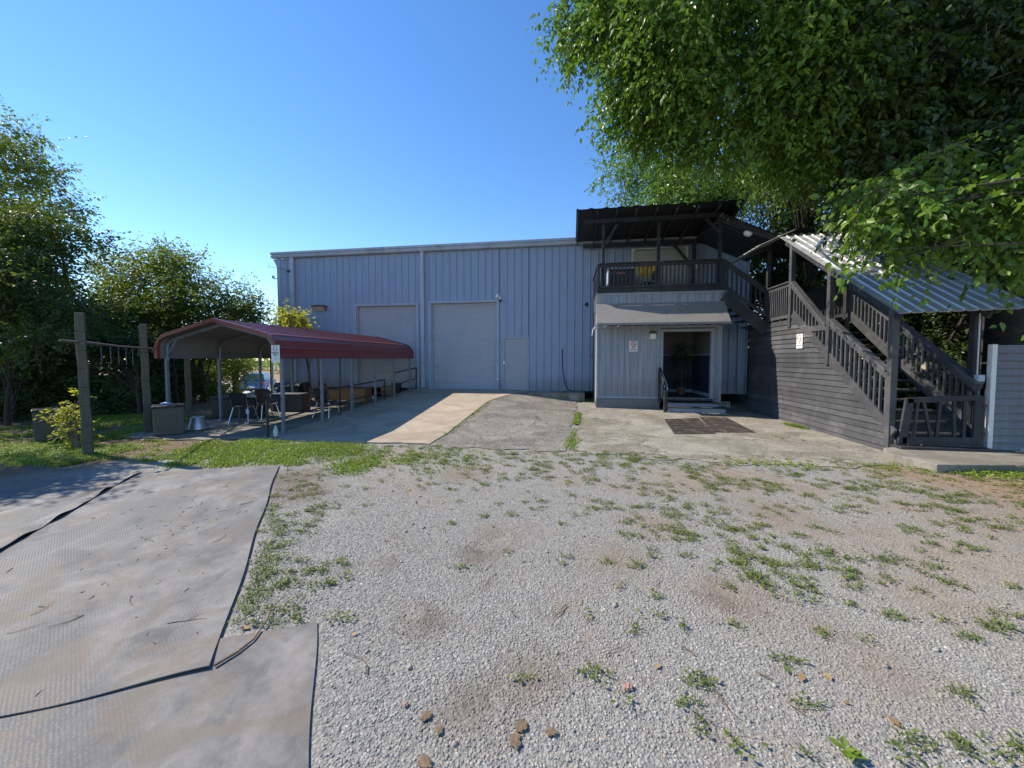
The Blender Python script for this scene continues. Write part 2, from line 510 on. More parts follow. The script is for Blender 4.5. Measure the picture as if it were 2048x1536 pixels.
MAT = dict(
    gravel=gravel_mat(),
    ramp=concrete_mat('buff_concrete', (.385, .315, .235), (.48, .405, .31), (.28, .225, .165), crack=.35, stain_amt=.6, joint=3.0),
    slab=concrete_mat('grey_concrete', (.22, .205, .17), (.31, .285, .24), (.15, .14, .11), crack=.5, stain_amt=.7),
    pad=concrete_mat('mossy_concrete', (.215, .20, .165), (.40, .37, .31), (.15, .14, .09), crack=.85, agg=.22, stain_amt=.9),
    asphalt=concrete_mat('worn_asphalt', (.165, .155, .13), (.32, .295, .245), (.085, .083, .08), crack=.8, agg=.35, stain_amt=.9),
    lot=concrete_mat('pale_lot', (.55, .52, .48), (.65, .62, .57), (.45, .42, .38), crack=.2, stain_amt=.3),
    rubber=rubber_mat(),
    metal_wall=streak_paint('grey_wall_paint', (.285, .365, .50), (.35, .415, .51), .45, grime=(.22, .20, .17)),
    trim=M('trim_paint', (.34, .40, .49), .5, .08, 3, (.27, .27, .29), .2),
    gutter=M('gutter_paint', (.38, .44, .52), .4, .1, 2, (.28, .27, .28), .3),
    door=M('roll_door_paint', (.40, .42, .47), .45, .04, 2, (.35, .37, .41), .2, 1.5, stretch=(1, 1, .4)),
    man_door=M('door_paint', (.33, .35, .39), .5, .04, 1.5),
    galv=M('galvanised', (.46, .48, .50), .38, .18, 4, (.35, .34, .32), .3, metallic=.75, spec=.5),
    galv_roof=M('zinc_roof', (.58, .60, .60), .42, .12, 2, (.42, .40, .36), .35, metallic=.35, spec=.5),
    steel_post=M('post_steel', (.17, .20, .24), .5, .15, 6, (.15, .15, .15), .2, metallic=.2),
    red_roof=M('red_roof_paint', (.165, .030, .027), .34, .18, 2, (.17, .055, .05), .25, 1.0, spec=.5),
    roof_under=M('roof_underside', (.18, .185, .18), .6, .1, 3, (.14, .14, .13), .25),
    dark_wood=M('charcoal_painted_wood', (.027, .028, .032), .6, .3, 5, (.066, .066, .07), .35, 2.5, bump=.3, bscale=50, island=.2, peel=(.085, .085, .09)),
    dark_tread=M('dark_tread_paint', (.048, .048, .053), .6, .3, 6, (.10, .095, .085), .45, 3, bump=.2, island=.2, peel=(.17, .15, .13)),
    siding=M('charcoal_siding', (.066, .067, .071), .55, .2, 3, (.115, .113, .113), .35, 1.2, bump=.3, bscale=45, island=.22, peel=(.135, .135, .14)),
    porch=streak_paint('blue_grey_siding', (.25, .28, .335), (.40, .43, .48), .7, grime=(.17, .165, .16)),
    porch_trim=M('porch_trim_paint', (.28, .32, .39), .55, .1, 5, (.23, .24, .26), .3),
    skirt=M('skirt_paint', (.14, .145, .16), .6, .12, 3, (.19, .18, .16), .3),
    awning=M('awning_sheet', (.255, .24, .225), .6, .06, 1.5, (.21, .195, .18), .4, 1.5),
    black_roof=M('dark_roof_sheet', (.03, .03, .033), .55, .2, 4),
    rafter=M('dark_rafter', (.065, .065, .07), .7, .2, 5),
    old_wood=M('weathered_timber', (.115, .105, .08), .85, .45, 7, (.085, .09, .06), .45, 3, bump=.7, bscale=30, stretch=(6, 6, .6)),
    pipe=M('rusty_pipe', (.20, .165, .13), .6, .3, 12, (.16, .09, .05), .4, 6, metallic=.3),
    aggregate=M('pebble_dash', (.105, .10, .088), .9, .55, 90, (.12, .11, .09), .2, 3, bump=.9, bscale=110),
    black=M('black_plastic', (.018, .018, .02), .5, .2, 6),
    black_shell=M('chair_shell', (.022, .022, .026), .42, .2, 6),
    brown_shell=M('brown_chair_shell', (.06, .038, .03), .45, .2, 6),
    chrome=M('chrome', (.62, .63, .65), .22, .05, 8, metallic=.95, spec=.5),
    white=M('white_enamel', (.75, .75, .73), .5, .05, 4),
    sign_white=M('sign_white', (.72, .72, .70), .45, .05, 5, (.6, .59, .55), .15),
    ink=M('sign_black', (.015, .015, .018), .5, .05, 5),
    ink_grey=M('sign_grey', (.25, .25, .25), .5, .05, 5),
    ink_red=M('sign_red', (.55, .03, .03), .5, .05, 5),
    ink_faded=M('sign_faded_red', (.62, .30, .26), .5, .05, 5),
    yellow=M('sign_yellow', (.72, .46, .03), .5, .08, 5),
    wall_upper=M('interior_wall', (.17, .17, .17), .8, .06, 3),
    wainscot=M('navy_wainscot', (.028, .038, .065), .6, .15, 3),
    wood_brown=M('oak_laminate', (.22, .11, .045), .5, .3, 4, (.12, .06, .028), .4, 2, stretch=(1, 1, 6)),
    cardboard=M('cardboard', (.24, .165, .10), .85, .12, 4),
    rail_black=M('rail_black', (.03, .03, .033), .5, .2, 8, (.08, .05, .04), .2),
    dark_bark=M('dark_bark', (.055, .045, .036), .95, .4, 5, (.03, .027, .022), .5, 3, bump=.8, bscale=18),
    bark=M('bark', (.17, .14, .105), .95, .4, 5, (.09, .075, .055), .5, 3, bump=1.0, bscale=18, stretch=(3, 3, .8)),
    pale_bark=M('pale_bark', (.33, .28, .22), .95, .35, 4, (.17, .14, .11), .5, 2, bump=.8, bscale=14),
    blue_car=M('blue_car_paint', (.02, .12, .40), .25, .05, 3, spec=.6),
    glass=M('tinted_glass', (.03, .06, .10), .08, .05, 3, spec=.7),
    tyre=M('tyre_rubber', (.02, .02, .02), .8, .2, 8),
    terracotta=M('pot_terracotta', (.17, .09, .06), .8, .2, 5),
    clod=M('dry_clay', (.19, .135, .085), .95, .35, 18, (.14, .09, .05), .4, 9, bump=.9, bscale=40),
    brick=M('brick_piece', (.38, .22, .17), .9, .2, 20),
    twig=M('twig', (.15, .10, .065), .9, .4, 20),
    blue_plastic=M('blue_plastic', (.10, .25, .55), .4, .1, 5),
    rust_red=M('red_handle', (.5, .04, .03), .45, .1, 5),
    hose=M('hose_black', (.02, .022, .025), .5, .2, 8),
    field_bank=M('dry_bank', (.30, .20, .12), .95, .3, 2, (.17, .15, .06), .4, 1),
)
LEAF = dict(
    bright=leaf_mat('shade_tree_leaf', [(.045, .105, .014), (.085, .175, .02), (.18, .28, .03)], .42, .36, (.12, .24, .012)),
    deep=leaf_mat('shade_darkened_leaf', [(.013, .03, .008), (.026, .052, .011), (.05, .085, .015)], .28, .45),  # darker leaf copy: shade of the right-hand crowns put into the colour
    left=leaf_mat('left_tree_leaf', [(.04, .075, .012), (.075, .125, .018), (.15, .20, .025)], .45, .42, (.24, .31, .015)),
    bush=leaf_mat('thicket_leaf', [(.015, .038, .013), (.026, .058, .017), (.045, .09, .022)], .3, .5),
    sapling=leaf_mat('sapling_leaf', [(.20, .27, .02), (.32, .38, .03), (.42, .42, .06)], .55, .45, (.5, .5, .03)),
    grass=leaf_mat('grass_blade', [(.11, .17, .02), (.16, .25, .03), (.24, .33, .045)], .38, .5),
    weed=leaf_mat('weed_blade', [(.055, .10, .018), (.09, .145, .024), (.17, .19, .045)], .3, .55),
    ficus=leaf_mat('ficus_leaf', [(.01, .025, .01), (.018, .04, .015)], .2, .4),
    far=leaf_mat('far_leaf', [(.05, .09, .04), (.07, .12, .05)], .3, .6),
    crop=leaf_mat('crop_leaf', [(.15, .24, .03), (.22, .32, .05)], .4, .5),
    dead=leaf_mat('dead_leaf', [(.16, .08, .035), (.30, .17, .07), (.42, .29, .13)], .2, .7, (.4, .2, .05)),
)

# ------------------------------------------------------------------ ground and paving
def axis(lo, hi, step, far_lo, far_hi):
    a = list(np.arange(lo, hi + 1e-6, step))
    d, x = step, a[-1]
    while x < far_hi: d *= 1.35; x += d; a.append(x)
    d, x = step, a[0]
    while x > far_lo: d *= 1.35; x -= d; a.insert(0, x)
    return np.array(a)


def grid_sheet(name, xs, ys, zoff, mat, wob=0):
    X, Y = np.meshgrid(xs, ys, indexing='ij')
    Z = ground_z(X, Y) + zoff
    if wob: Z = Z + wob * (np.sin(X * 2.1 + Y * 1.3) + np.sin(Y * 3.7 - X * 1.9))
    nx, ny = len(xs), len(ys)
    V = np.stack([X, Y, Z], -1).reshape(-1, 3)
    i, j = np.meshgrid(np.arange(nx - 1), np.arange(ny - 1), indexing='ij')
    a = (i * ny + j).ravel()
    F = np.stack([a, a + ny, a + ny + 1, a + 1], -1)
    return np_mesh(name, V, F, mat, smooth=True)


ground = grid_sheet('ground', axis(-16, 12, .25, -400, 400), axis(-3, 20, .25, -60, 900), 0, MAT['gravel'])
tag(ground, 'grey gravel yard with bare earth', 'ground', kind='structure')


def patch(name, left, right, y0, y1, zoff, mat, n=28, m=40, skirt=.1, front=None, label=None):
    """paved sheet between two edges x=left(y), x=right(y); a solid slab with sides down to the ground"""
    ys = np.linspace(y0, y1, m)
    V = []; F = []
    for j, y in enumerate(ys):
        for i in range(n):
            t = i / (n - 1)
            x = left(y) * (1 - t) + right(y) * t
            yy = y + (front(t) * (1 - (y - y0) / (y1 - y0)) if front else 0)
            V.append((x, yy, gz(x, yy) + zoff))
    for j in range(m - 1):
        for i in range(n - 1):
            a = j * n + i
            F.append((a, a + 1, a + n + 1, a + n))
    rim = [i for i in range(n)] + [j * n + n - 1 for j in range(1, m)] + [(m - 1) * n + i for i in range(n - 2, -1, -1)] + [j * n for j in range(m - 2, 0, -1)]
    b = len(V)
    for r in rim:
        x, y, z = V[r]; V.append((x, y, z - skirt))
    k = len(rim)
    for q in range(k):
        F.append((rim[q], b + q, b + (q + 1) % k, rim[(q + 1) % k]))
    o = np_mesh(name, np.array(V), np.array(F), mat)
    tag(o, label, kind='structure')
    return o


def wig(seed, amp, freq=1.7):
    ph = random.Random(seed)
    a = [ph.uniform(0, 6.28) for _ in range(4)]
    return lambda t: amp * (math.sin(t * freq + a[0]) + .5 * math.sin(t * freq * 2.7 + a[1]) + .3 * math.sin(t * freq * 6.1 + a[2]))


w1, w2, w3 = wig(1, .03), wig(2, .10, 2.2), wig(3, .06, 3)
def ramp_right(y): return -2.82 + 1.25 * max(0, (y - 12.2) / 3.1) ** 1.6
patch('ramp', lambda y: -6.72, lambda y: ramp_right(y), 7.05, 15.32, .030, MAT['ramp'], 32, 60, .12, lambda t: .12 * t + w1(t * 9), 'buff concrete ramp rising to the roll-up doors')
patch('carport_floor', lambda y: -10.0, lambda y: -6.73, 6.62, 15.0, .026, MAT['slab'], 20, 50, .12, lambda t: w2(t * 4) + .35 * t, 'grey concrete floor under the carport')
patch('asphalt_apron', lambda y: ramp_right(y) + .015, lambda y: -.05 + .04 * (y - 7) + w3(y) * .6, 7.02, 14.35, .014, MAT['asphalt'], 24, 50, .1, lambda t: w3(t * 6), 'worn patched asphalt apron')
patch('entry_pavement', lambda y: .12 + .04 * (y - 7) + w3(y + 2) * .6, lambda y: 5.83, 6.95, 15.3, .012, MAT['pad'], 30, 50, .1, lambda t: -.28 * math.sin(t * PI) + w2(t * 11) * .9, 'stained mossy concrete in front of the entry')
# slab before the stair
mb = MB()
top = [(5.62, 7.72), (5.40, 7.35), (5.55, 6.62), (9.6, 7.15), (9.6, 7.86), (5.9, 7.84)]
mb.prism([(x, y, -.04) for x, y in top], (0, 0, .17))
o = mb.build('stair_slab', MAT['slab'], bevel=.015); tag(o, 'raised concrete slab at the stair foot', kind='structure')
# ledge at the warehouse wall
mb = MB(); mb.box(-1.62, .52, 14.40, 15.31, .12, .44)
o = mb.build('concrete_ledge', MAT['pad'], bevel=.02); tag(o, 'low concrete ledge with a dark mossy face at the warehouse wall', 'ledge')
# lot beyond the building
mb = MB(); mb.box(-40, -14.2, 18.5, 36, -.9, -.775)
tag(mb.build('parking_lot', MAT['lot']), 'pale concrete lot behind the carport', kind='structure')
mb = MB(); mb.prism([(-60, 36.5, -.9), (-60, 41, .3), (-60, 60, .4), (-60, 60, -.9)], (70, 0, 0))
tag(mb.build('earth_bank', MAT['field_bank']), 'dry brown bank beyond the lot', kind='structure')

# ------------------------------------------------------------------ warehouse
def ribbed(mb, x0, x1, z0, z1, y, period=.305, h=.040, wb=.07, wt=.028, phase=0.0, back=.04):
    """vertical ribbed sheet facing -y, between x0 and x1"""
    xs = [(x0, 0)]
    k = math.floor((x0 - phase) / period) - 1
    while True:
        c = phase + k * period
        if c - wb / 2 > x1: break
        for dx, hh in ((-wb / 2, 0), (-wt / 2, h), (wt / 2, h), (wb / 2, 0)):
            if x0 < c + dx < x1: xs.append((c + dx, hh))
        # shallow stiffening beads between the ribs
        for f in (.36, .64):
            for dx, hh in ((-.018, 0), (0, h * .16), (.018, 0)):
                if x0 < c + period * f + dx < x1: xs.append((c + period * f + dx, hh))
        k += 1
    xs.sort()
    xs.append((x1, 0))
    n = len(mb.v)
    for x, hh in xs:
        mb.v.append((x, y - hh, z0)); mb.v.append((x, y - hh, z1))
    for i in range(len(xs) - 1):
        a = n + 2 * i
        mb.f.append((a, a + 2, a + 3, a + 1))
    return mb


FY = 15.33
wh = empty('warehouse', (0, FY, 0), 0, 'large blue-grey ribbed metal warehouse with two roll-up doors', 'warehouse')
# parts are modelled in world coordinates and parented to an Empty, so undo its offset
def W(o, p):
    o.parent = p
    o.matrix_parent_inverse = Matrix.Translation(-Vector(p.location)) if p.parent is None else Matrix.Identity(4)
    return o


WX0, WX1 = -13.15, 6.55
DOORS = [(-9.33, -6.56, .50, 4.03), (-5.90, -3.06, .44, 4.08)]
MD = (-2.71, -1.765, .44, 2.575)
mb = MB()
segs = [(WX0, -9.45, .50, 6.24), (-9.45, -6.44, 4.13, 6.24), (-6.44, -6.02, .46, 6.24), (-6.02, -2.94, 4.18, 6.24), (-2.94, MD[0] - .05, .44, 6.24), (MD[0] - .05, MD[1] + .05, 2.63, 6.24), (MD[1] + .05, WX1, .40, 6.24)]
for x0, x1, z0, z1 in segs: ribbed(mb, x0, x1, z0, z1, FY, phase=-2.94)
mb.face([(WX0, FY, .5), (WX0, FY, 6.24), (WX0, FY + 22, 6.24), (WX0, FY + 22, -.8), (WX0, FY, -.8)])
mb.face([(WX1, FY, .0), (WX1, FY + 22, 0), (WX1, FY + 22, 6.24), (WX1, FY, 6.24)])
mb.face([(WX0, FY + 22, -.8), (WX0, FY + 22, 6.24), (WX1, FY + 22, 6.24), (WX1, FY + 22, -.8)])
W(mb.build('wall', MAT['metal_wall']), wh)
mb = MB()
mb.box(WX0 - .01, -9.46, FY - .015, FY + .3, -.9, .50)
W(mb.build('foundation', MAT['slab']), wh)
mb = MB()
mb.prism([(WX0 - .12, FY - .02, 6.38), (WX0 - .12, FY - .02, 6.50), (WX0 - .12, FY + 11, 7.5), (WX0 - .12, FY + 22.1, 6.5), (WX0 - .12, FY + 22.1, 6.3)], (WX1 - WX0 + .24, 0, 0))
W(mb.build('roof', MAT['galv_roof']), wh)
mb = MB()
prof = [(FY - .03, 6.24), (FY - .17, 6.26), (FY - .20, 6.35), (FY - .17, 6.365), (FY - .17, 6.395), (FY - .215, 6.41), (FY - .215, 6.50), (FY - .03, 6.52)]
mb.prism([(WX0 - .2, y, z) for y, z in prof], (WX1 - WX0 + .4, 0, 0))
W(mb.build('gutter', MAT['gutter'], bevel=.008), wh)
mb = MB(); mb.box(WX0 - .012, WX0 + .13, FY - .04, FY - .033, .5, 6.24); mb.box(WX0 - .02, WX0 - .012, FY - .04, FY + .12, .5, 6.24)
W(mb.build('corner_trim', MAT['trim']), wh)
mb = MB()
mb.prism([(WX0 - .01, FY - .03, 6.23), (WX0 - .2, FY - .03, 6.23), (WX0 - .01, FY - .03, 5.85)], (0, .06, 0))
W(mb.build('eave_bracket', MAT['trim']), wh)


def roll_door(x0, x1, z0, z1):
    mb = MB()
    n = int((z1 - z0) / .075)
    yb = FY + .12
    k = len(mb.v)
    row = 0
    for i in range(n):
        za = z0 + (z1 - z0) * i / n; zb = z0 + (z1 - z0) * (i + 1) / n; d = (zb - za)
        for f, h in ((0, 0), (.25, .014), (.6, .018), (.9, .004)):
            z = za + d * f
            mb.v += [(x0, yb - h, z), (x1, yb - h, z)]; row += 1
    mb.v += [(x0, yb, z1), (x1, yb, z1)]; row += 1
    for i in range(row - 1):
        a = k + 2 * i
        mb.f.append((a, a + 1, a + 3, a + 2))
    d = W(mb.build('roll_up_door', MAT['door']), wh)
    mb = MB(); mb.box(x0, x1, yb - .045, yb - .02, z0 - .03, z0 + .09)
    mb.build('bottom_bar', MAT['trim'], bevel=.006).parent = d
    mb = MB()
    for xa, xb in ((x0 - .12, x0), (x1, x1 + .12)):
        mb.box(xa, xb, FY - .045, FY + .13, z0 - .06, z1)
    mb.box(x0 - .12, x1 + .12, FY - .046, FY + .13, z1, z1 + .10)
    mb.build('door_frame', MAT['trim'], bevel=.006).parent = d
    for xa, xb in ((x0 + .002, x0 + .05), (x1 - .05, x1 - .002)):
        MB().box(xa, xb, FY + .02, FY + .09, z0, z1 - .01).build('guide_rail', MAT['trim']).parent = d
    return d


for d in DOORS: roll_door(*d)
# personnel door
x0, x1, z0, z1 = MD
mb = MB(); mb.box(x0, x1, FY - .02, FY + .03, z0, z1)
d = W(mb.build('entry_door', MAT['man_door'], bevel=.006), wh)
mb = MB()
for xa, xb in ((x0 - .055, x0 - .006), (x1 + .006, x1 + .055)): mb.box(xa, xb, FY - .05, FY + .02, z0, z1)
mb.box(x0 - .055, x1 + .055, FY - .051, FY + .02, z1 + .006, z1 + .06)
mb.build('door_frame', MAT['trim'], bevel=.004).parent = d
mb = MB(); mb.lathe([(.012, 0), (.02, .02), (.034, .045), (.034, .065), (.015, .08)], n=12)
k = mb.build('handle', MAT['chrome'], smooth=True); k.parent = d; k.location = (x0 + .09, FY - .02, z0 + 1.02); k.rotation_euler = (PI / 2, 0, 0)
mb = MB(); mb.box(x0 - .045, x0 - .015, FY - .068, FY - .051, z0 + 1.08, z0 + 1.2)
mb.build('latch_plate', MAT['chrome'], bevel=.003).parent = d
# downspouts
def downspout(x, w, ztop, zbot):
    mb = MB()
    mb.box(x - w / 2, x + w / 2, FY - .15, FY - .04, zbot + .14, ztop)
    mb.hexa([(x - w / 2, FY - .15, zbot + .02), (x + w / 2, FY - .15, zbot + .02), (x + w / 2, FY - .04, zbot + .14), (x - w / 2, FY - .04, zbot + .14),
             (x - w / 2, FY - .22, zbot + .1), (x + w / 2, FY - .22, zbot + .1), (x + w / 2, FY - .15, zbot + .16), (x - w / 2, FY - .15, zbot + .16)])
    for z in (zbot + 1.2, zbot + 3.2): mb.box(x - w / 2 - .03, x + w / 2 + .03, FY - .155, FY - .035, z, z + .03)
    return W(mb.build('downspout', MAT['gutter'], bevel=.008), wh)
downspout(-6.24, .15, 6.27, .44)
downspout(-12.36, .19, 6.27, .5)
mb = MB(); mb.lathe([(.075, 0), (.075, .02), (.05, .021)], n=20)
o = W(mb.build('vent_hole', MAT['black']), wh); o.location = (.60, FY - .005, 3.9); o.rotation_euler = (PI / 2, 0, 0)

# fittings on the warehouse wall
t = empty('wall_light', (-11.03, FY, 3.96), 0, 'boxy wall pack light high on the warehouse wall above the carport', 'wall light')
mb = MB(); mb.hexa([(-.26, -.05, -.10), (.26, -.05, -.10), (.26, 0, -.10), (-.26, 0, -.10), (-.30, -.30, .10), (.30, -.30, .10), (.30, 0, .10), (-.30, 0, .10)])
mb.build('housing', M('lamp_bronze', (.20, .17, .14), .5, .1), t, bevel=.01)
mb = MB(); mb.hexa([(-.24, -.07, -.105), (.24, -.07, -.105), (.24, -.05, -.105), (-.24, -.05, -.105), (-.27, -.315, .06), (.27, -.315, .06), (.27, -.28, .06), (-.27, -.28, .06)])
mb.build('lens', M('lamp_lens', (.62, .58, .52), .25, .05), t, bevel=.008)
mb = MB(); mb.box(-.32, .32, -.33, 0, .101, .125); mb.build('cap', MAT['rail_black'], t, bevel=.005)
t = empty('security_light', (-2.91, FY - .03, 4.22), 0, 'small twin-headed security light beside the taller roll-up door', 'security light')
mb = MB(); mb.box(-.06, .06, -.06, .0, -.07, .07); mb.build('base', MAT['white'], t, bevel=.01)
mb = MB(); mb.lathe([(.03, 0), (.07, .10), (.075, .16), (.06, .161)], n=14)
h = mb.build('lamp_head', MAT['white'], t, smooth=True); h.location = (-.02, -.08, .03); h.rotation_euler = (R(75), 0, R(-25))
mb = MB(); mb.lathe([(.03, 0), (.05, .06), (.055, .10), (.04, .101)], n=14)
h = mb.build('motion_sensor', MAT['black'], t, smooth=True); h.location = (.02, -.06, -.06); h.rotation_euler = (R(120), 0, R(10))
t = empty('antenna', (-12.45, FY - .16, 5.66), 0, 'thin antenna rod sticking out beside the corner downspout', 'antenna')
mb = MB(); mb.tube([(0, 0, 0), (-.5, -.04, .14), (-.95, -.08, .20)], .009, 6); mb.build('rod', MAT['rail_black'], t)
mb = MB(); mb.box(-.09, .03, -.03, .08, -.06, .03); mb.build('bracket', MAT['rail_black'], t, bevel=.005)
mb = MB(); mb.tube([(-.95, -.08, .13), (-.95, -.08, .34)], .006, 5); mb.build('tip', MAT['rail_black'], t)
t = empty('corner_camera', (WX0 - .02, FY - .02, 5.36), 0, 'tiny bracketed camera on the far left warehouse corner', 'camera')
mb = MB(); mb.bar((0, 0, 0), (-.16, -.03, 0), .03, .03); mb.build('arm', MAT['trim'], t)
mb = MB(); mb.box(-.22, -.13, -.08, .0, .015, .14); mb.build('body', MAT['trim'], t, bevel=.01)

# electric disconnect, conduits, hose
t = empty('electric_box', (1.0, FY - .04, 1.66), 0, 'grey electric disconnect box with a red handle beside the porch', 'electric box')
mb = MB(); mb.box(-.13, .09, -.12, 0, -.05, .27); mb.build('cover', MAT['trim'], t, bevel=.006)
mb = MB(); mb.box(-.10, .08, -.10, 0, -.33, -.055); mb.build('lower_box', MAT['gutter'], t, bevel=.006)
mb = MB(); mb.bar((-.13, -.08, .14), (-.24, -.10, .24), .035, .03); mb.build('red_handle', MAT['rust_red'], t, bevel=.004)
tag(MB().tube([(.98, FY - .09, 1.33), (.97, FY - .09, .95), (.92, FY - .09, .75), (.91, FY - .09, .38)], .022, 8).build('conduit', MAT['gutter'], smooth=True), 'grey conduit dropping from the electric box to the ground', 'conduit')
tag(MB().tube([(.845, 12.97, .3), (.842, 12.97, 2.0), (.84, 12.97, 2.75)], .018, 8).build('conduit_riser', MAT['white'], smooth=True), 'thin white conduit up the left corner of the porch', 'conduit')
tag(MB().tube([(.842, 12.94, 2.78), (.79, 12.9, 2.80), (.72, 12.9, 2.72), (.69, 12.9, 2.52)], .014, 6).build('loose_cable', MAT['white'], smooth=True), 'short white loose cable curling under the awning end', 'cable')
t = empty('wall_hose', (0, 0, 0), 0, 'black hose hanging from a tap on the warehouse wall', 'hose')
mb = MB(); mb.tube([(-.345, FY - .06, 2.15), (-.35, FY - .09, 1.7), (-.32, FY - .10, 1.2), (-.24, FY - .10, .75), (-.12, FY - .12, .50), (.05, FY - .2, .455), (.5, FY - .22, .45), (.9, FY - .16, .43)], .017, 8)
mb.build('hose_line', MAT['hose'], t, smooth=True)
mb = MB(); mb.box(-.38, -.31, FY - .09, FY - .0, 2.12, 2.22); mb.build('tap', MAT['gutter'], t, bevel=.01)
t = empty('coiled_hose', (.70, 15.05, .30), 0, 'black hose coiled on the ground by the warehouse wall', 'hose')
mb = MB()
mb.tube([((.23 + .02 * math.sin(k)) * math.cos(k * .5), (.15) * math.sin(k * .5), .12 + .02 * (k % 3) - .001 * k) for k in range(44)], .014, 6)
o = mb.build('coil', MAT['hose'], t, smooth=True)
t = empty('pipe_stub', (-3.0, FY - .05, .82), 0, 'small capped white pipe stub low beside the roll-up door', 'pipe')
MB().tube([(0, 0, -.36), (0, 0, .06)], .025, 10).build('riser', MAT['gutter'], t, smooth=True)
MB().box(-.06, .06, -.05, .02, .05, .1).build('cap', MAT['white'], t, bevel=.006)
o = MB().box(-.11, .0, -.03, 0, -.10, .06).build('outlet_cover', M('outlet_grey', (.2, .2, .21), .5, .1), loc=(1.02, FY - .035, .78), bevel=.005)
tag(o, 'dark little outlet cover low on the wall near the porch', 'outlet')

# ------------------------------------------------------------------ carport
CX0, CX1, CY0, CY1 = -9.60, -6.50, 7.62, 14.45
ct = empty('carport', (-8.05, 7.62, 0), 0, 'open metal carport with a curved red roof and steel posts', 'carport')
# roof cross-section: eaves 1.75, shoulders, ridge 2.62
def cp_profile(off=0.0):
    xc, hw = -8.05, 1.57
    pts = [(-hw - off, 1.75), (-hw - off, 2.00), (-hw + .03 - off * .9, 2.12), (-hw + .11 - off * .6, 2.22 + off * .6), (-hw + .22 - off * .4, 2.285 + off * .9), (-hw + .34 - off * .2, 2.325 + off)]
    for t in np.linspace(0, 1, 6)[1:-1]:
        pts.append(((-hw + .34) * (1 - t), 2.325 + (2.635 - 2.325) * t + off))
    pts.append((0, 2.635 + off))
    pts = pts + [(-x, z) for x, z in pts[-2::-1]]
    return [(xc + x, z) for x, z in pts]


def cp_sheet(off, y0, y1, flip=False, ribs=True):
    """sheet with ribs running along the ridge; refined so the ribs show"""
    p = cp_profile(off)
    # resample along the length
    P = np.array(p); L = np.concatenate([[0], np.cumsum(np.linalg.norm(np.diff(P, axis=0), axis=1))])
    tot = L[-1]
    s = []
    k = int(round(tot / .19))
    for i in range(k):
        for f in (0, .66, .76, .88, .98): s.append((i + f) / k * tot)
    s.append(tot)
    s = np.array(s)
    x = np.interp(s, L, P[:, 0]); z = np.interp(s, L, P[:, 1])
    T = np.stack([np.gradient(x, s), np.gradient(z, s)], 1); T /= np.linalg.norm(T, axis=1)[:, None]
    nx, nz = -T[:, 1], T[:, 0]
    f = (s / tot * k) % 1
    rib = np.where((f > .70) & (f < .93), .016, 0.0) if ribs else 0 * f
    x = x + nx * rib; z = z + nz * rib
    n = len(x)
    V = [(x[i], y0, z[i]) for i in range(n)] + [(x[i], y1, z[i]) for i in range(n)]
    F = [(i, i + 1, n + i + 1, n + i) for i in range(n - 1)]
    if flip: F = [q[::-1] for q in F]
    return np.array(V), np.array(F)


V, F = cp_sheet(.012, CY0 - .22, CY1 + .25)
W(np_mesh('roof', V, F, MAT['red_roof']), ct)
V, F = cp_sheet(-.004, CY0 - .21, CY1 + .24, True, False)
W(np_mesh('roof_lining', V, F, MAT['roof_under']), ct)
# red trims on both gable edges and eaves
for y in (CY0 - .225, CY1 + .20):
    mb = MB()
    o_, i_ = cp_profile(.036), cp_profile(-.05)
    for k in range(len(o_) - 1):
        a, b_, c_, d_ = o_[k], o_[k + 1], i_[k + 1], i_[k]
        mb.hexa([(a[0], y - .006, a[1]), (b_[0], y - .006, b_[1]), (b_[0], y + .06, b_[1]), (a[0], y + .06, a[1]), (d_[0], y - .006, d_[1]), (c_[0], y - .006, c_[1]), (c_[0], y + .06, c_[1]), (d_[0], y + .06, d_[1])])
    W(mb.build('edge_trim', MAT['red_roof']), ct)
ys = np.linspace(CY0, CY1, 6)
for y in ys:
    for x in (CX0, CX1):
        mb = MB(); mb.box(x - .032, x + .032, y - .032, y + .032, gz(x, y) - .05, 1.76)
        W(mb.build('post', MAT['steel_post'], bevel=.006), ct)
        mb = MB(); mb.box(x - .09, x + .09, y - .06, y + .06, gz(x, y) + .02, gz(x, y) + .045)
        W(mb.build('base_plate', MAT['steel_post']), ct)
    mb = MB(); p = [(x, y, z - .045) for x, z in cp_profile(-.05)]
    mb.tube(p, .036, 6)
    W(mb.build('roof_bow', MAT['steel_post']), ct)
for x in (CX0, CX1):
    mb = MB(); mb.box(x - .028, x + .028, CY0 - .03, CY1 + .03, 1.77, 1.83)
    W(mb.build('eave_rail', MAT['steel_post']), ct)
for x, s in ((CX0, 1), (CX1, -1)):
    mb = MB(); mb.bar((x + s * .03, CY0, 1.80), (x + s * .36, CY0, 2.26), .05, .05)
    W(mb.build('corner_brace', MAT['steel_post']), ct)

# sign on the carport
t = empty('smoking_area_sign', (-6.43, CY0 - .255, 1.86), R(4), 'white designated smoking area sign on the front corner of the red carport', 'sign')
mb = MB(); mb.box(-.098, .098, -.006, 0, -.20, .185); mb.build('panel', MAT['sign_white'], t, bevel=.004)
rx = (PI / 2, 0, 0)
text('DESIGNATED', .034, MAT['ink'], t, (0, -.0075, .018), rx, sx=.78)
text('SMOKING', .034, MAT['ink'], t, (0, -.0075, -.016), rx, sx=.85)
text('AREA', .034, MAT['ink'], t, (0, -.0075, -.05), rx, sx=.85)
mb = MB()
pts = [(.048 * math.sin(a) * (1 - .18 * math.cos(a)), -.0085, .105 + .066 * math.cos(a)) for a in np.linspace(0, 2 * PI, 33)]
mb.tube(pts, .0035, 5); mb.tube([(-.047, -.0085, .088), (.047, -.0085, .088)], .0035, 5)
mb.build('pictogram', MAT['ink'], t)
mb = MB()
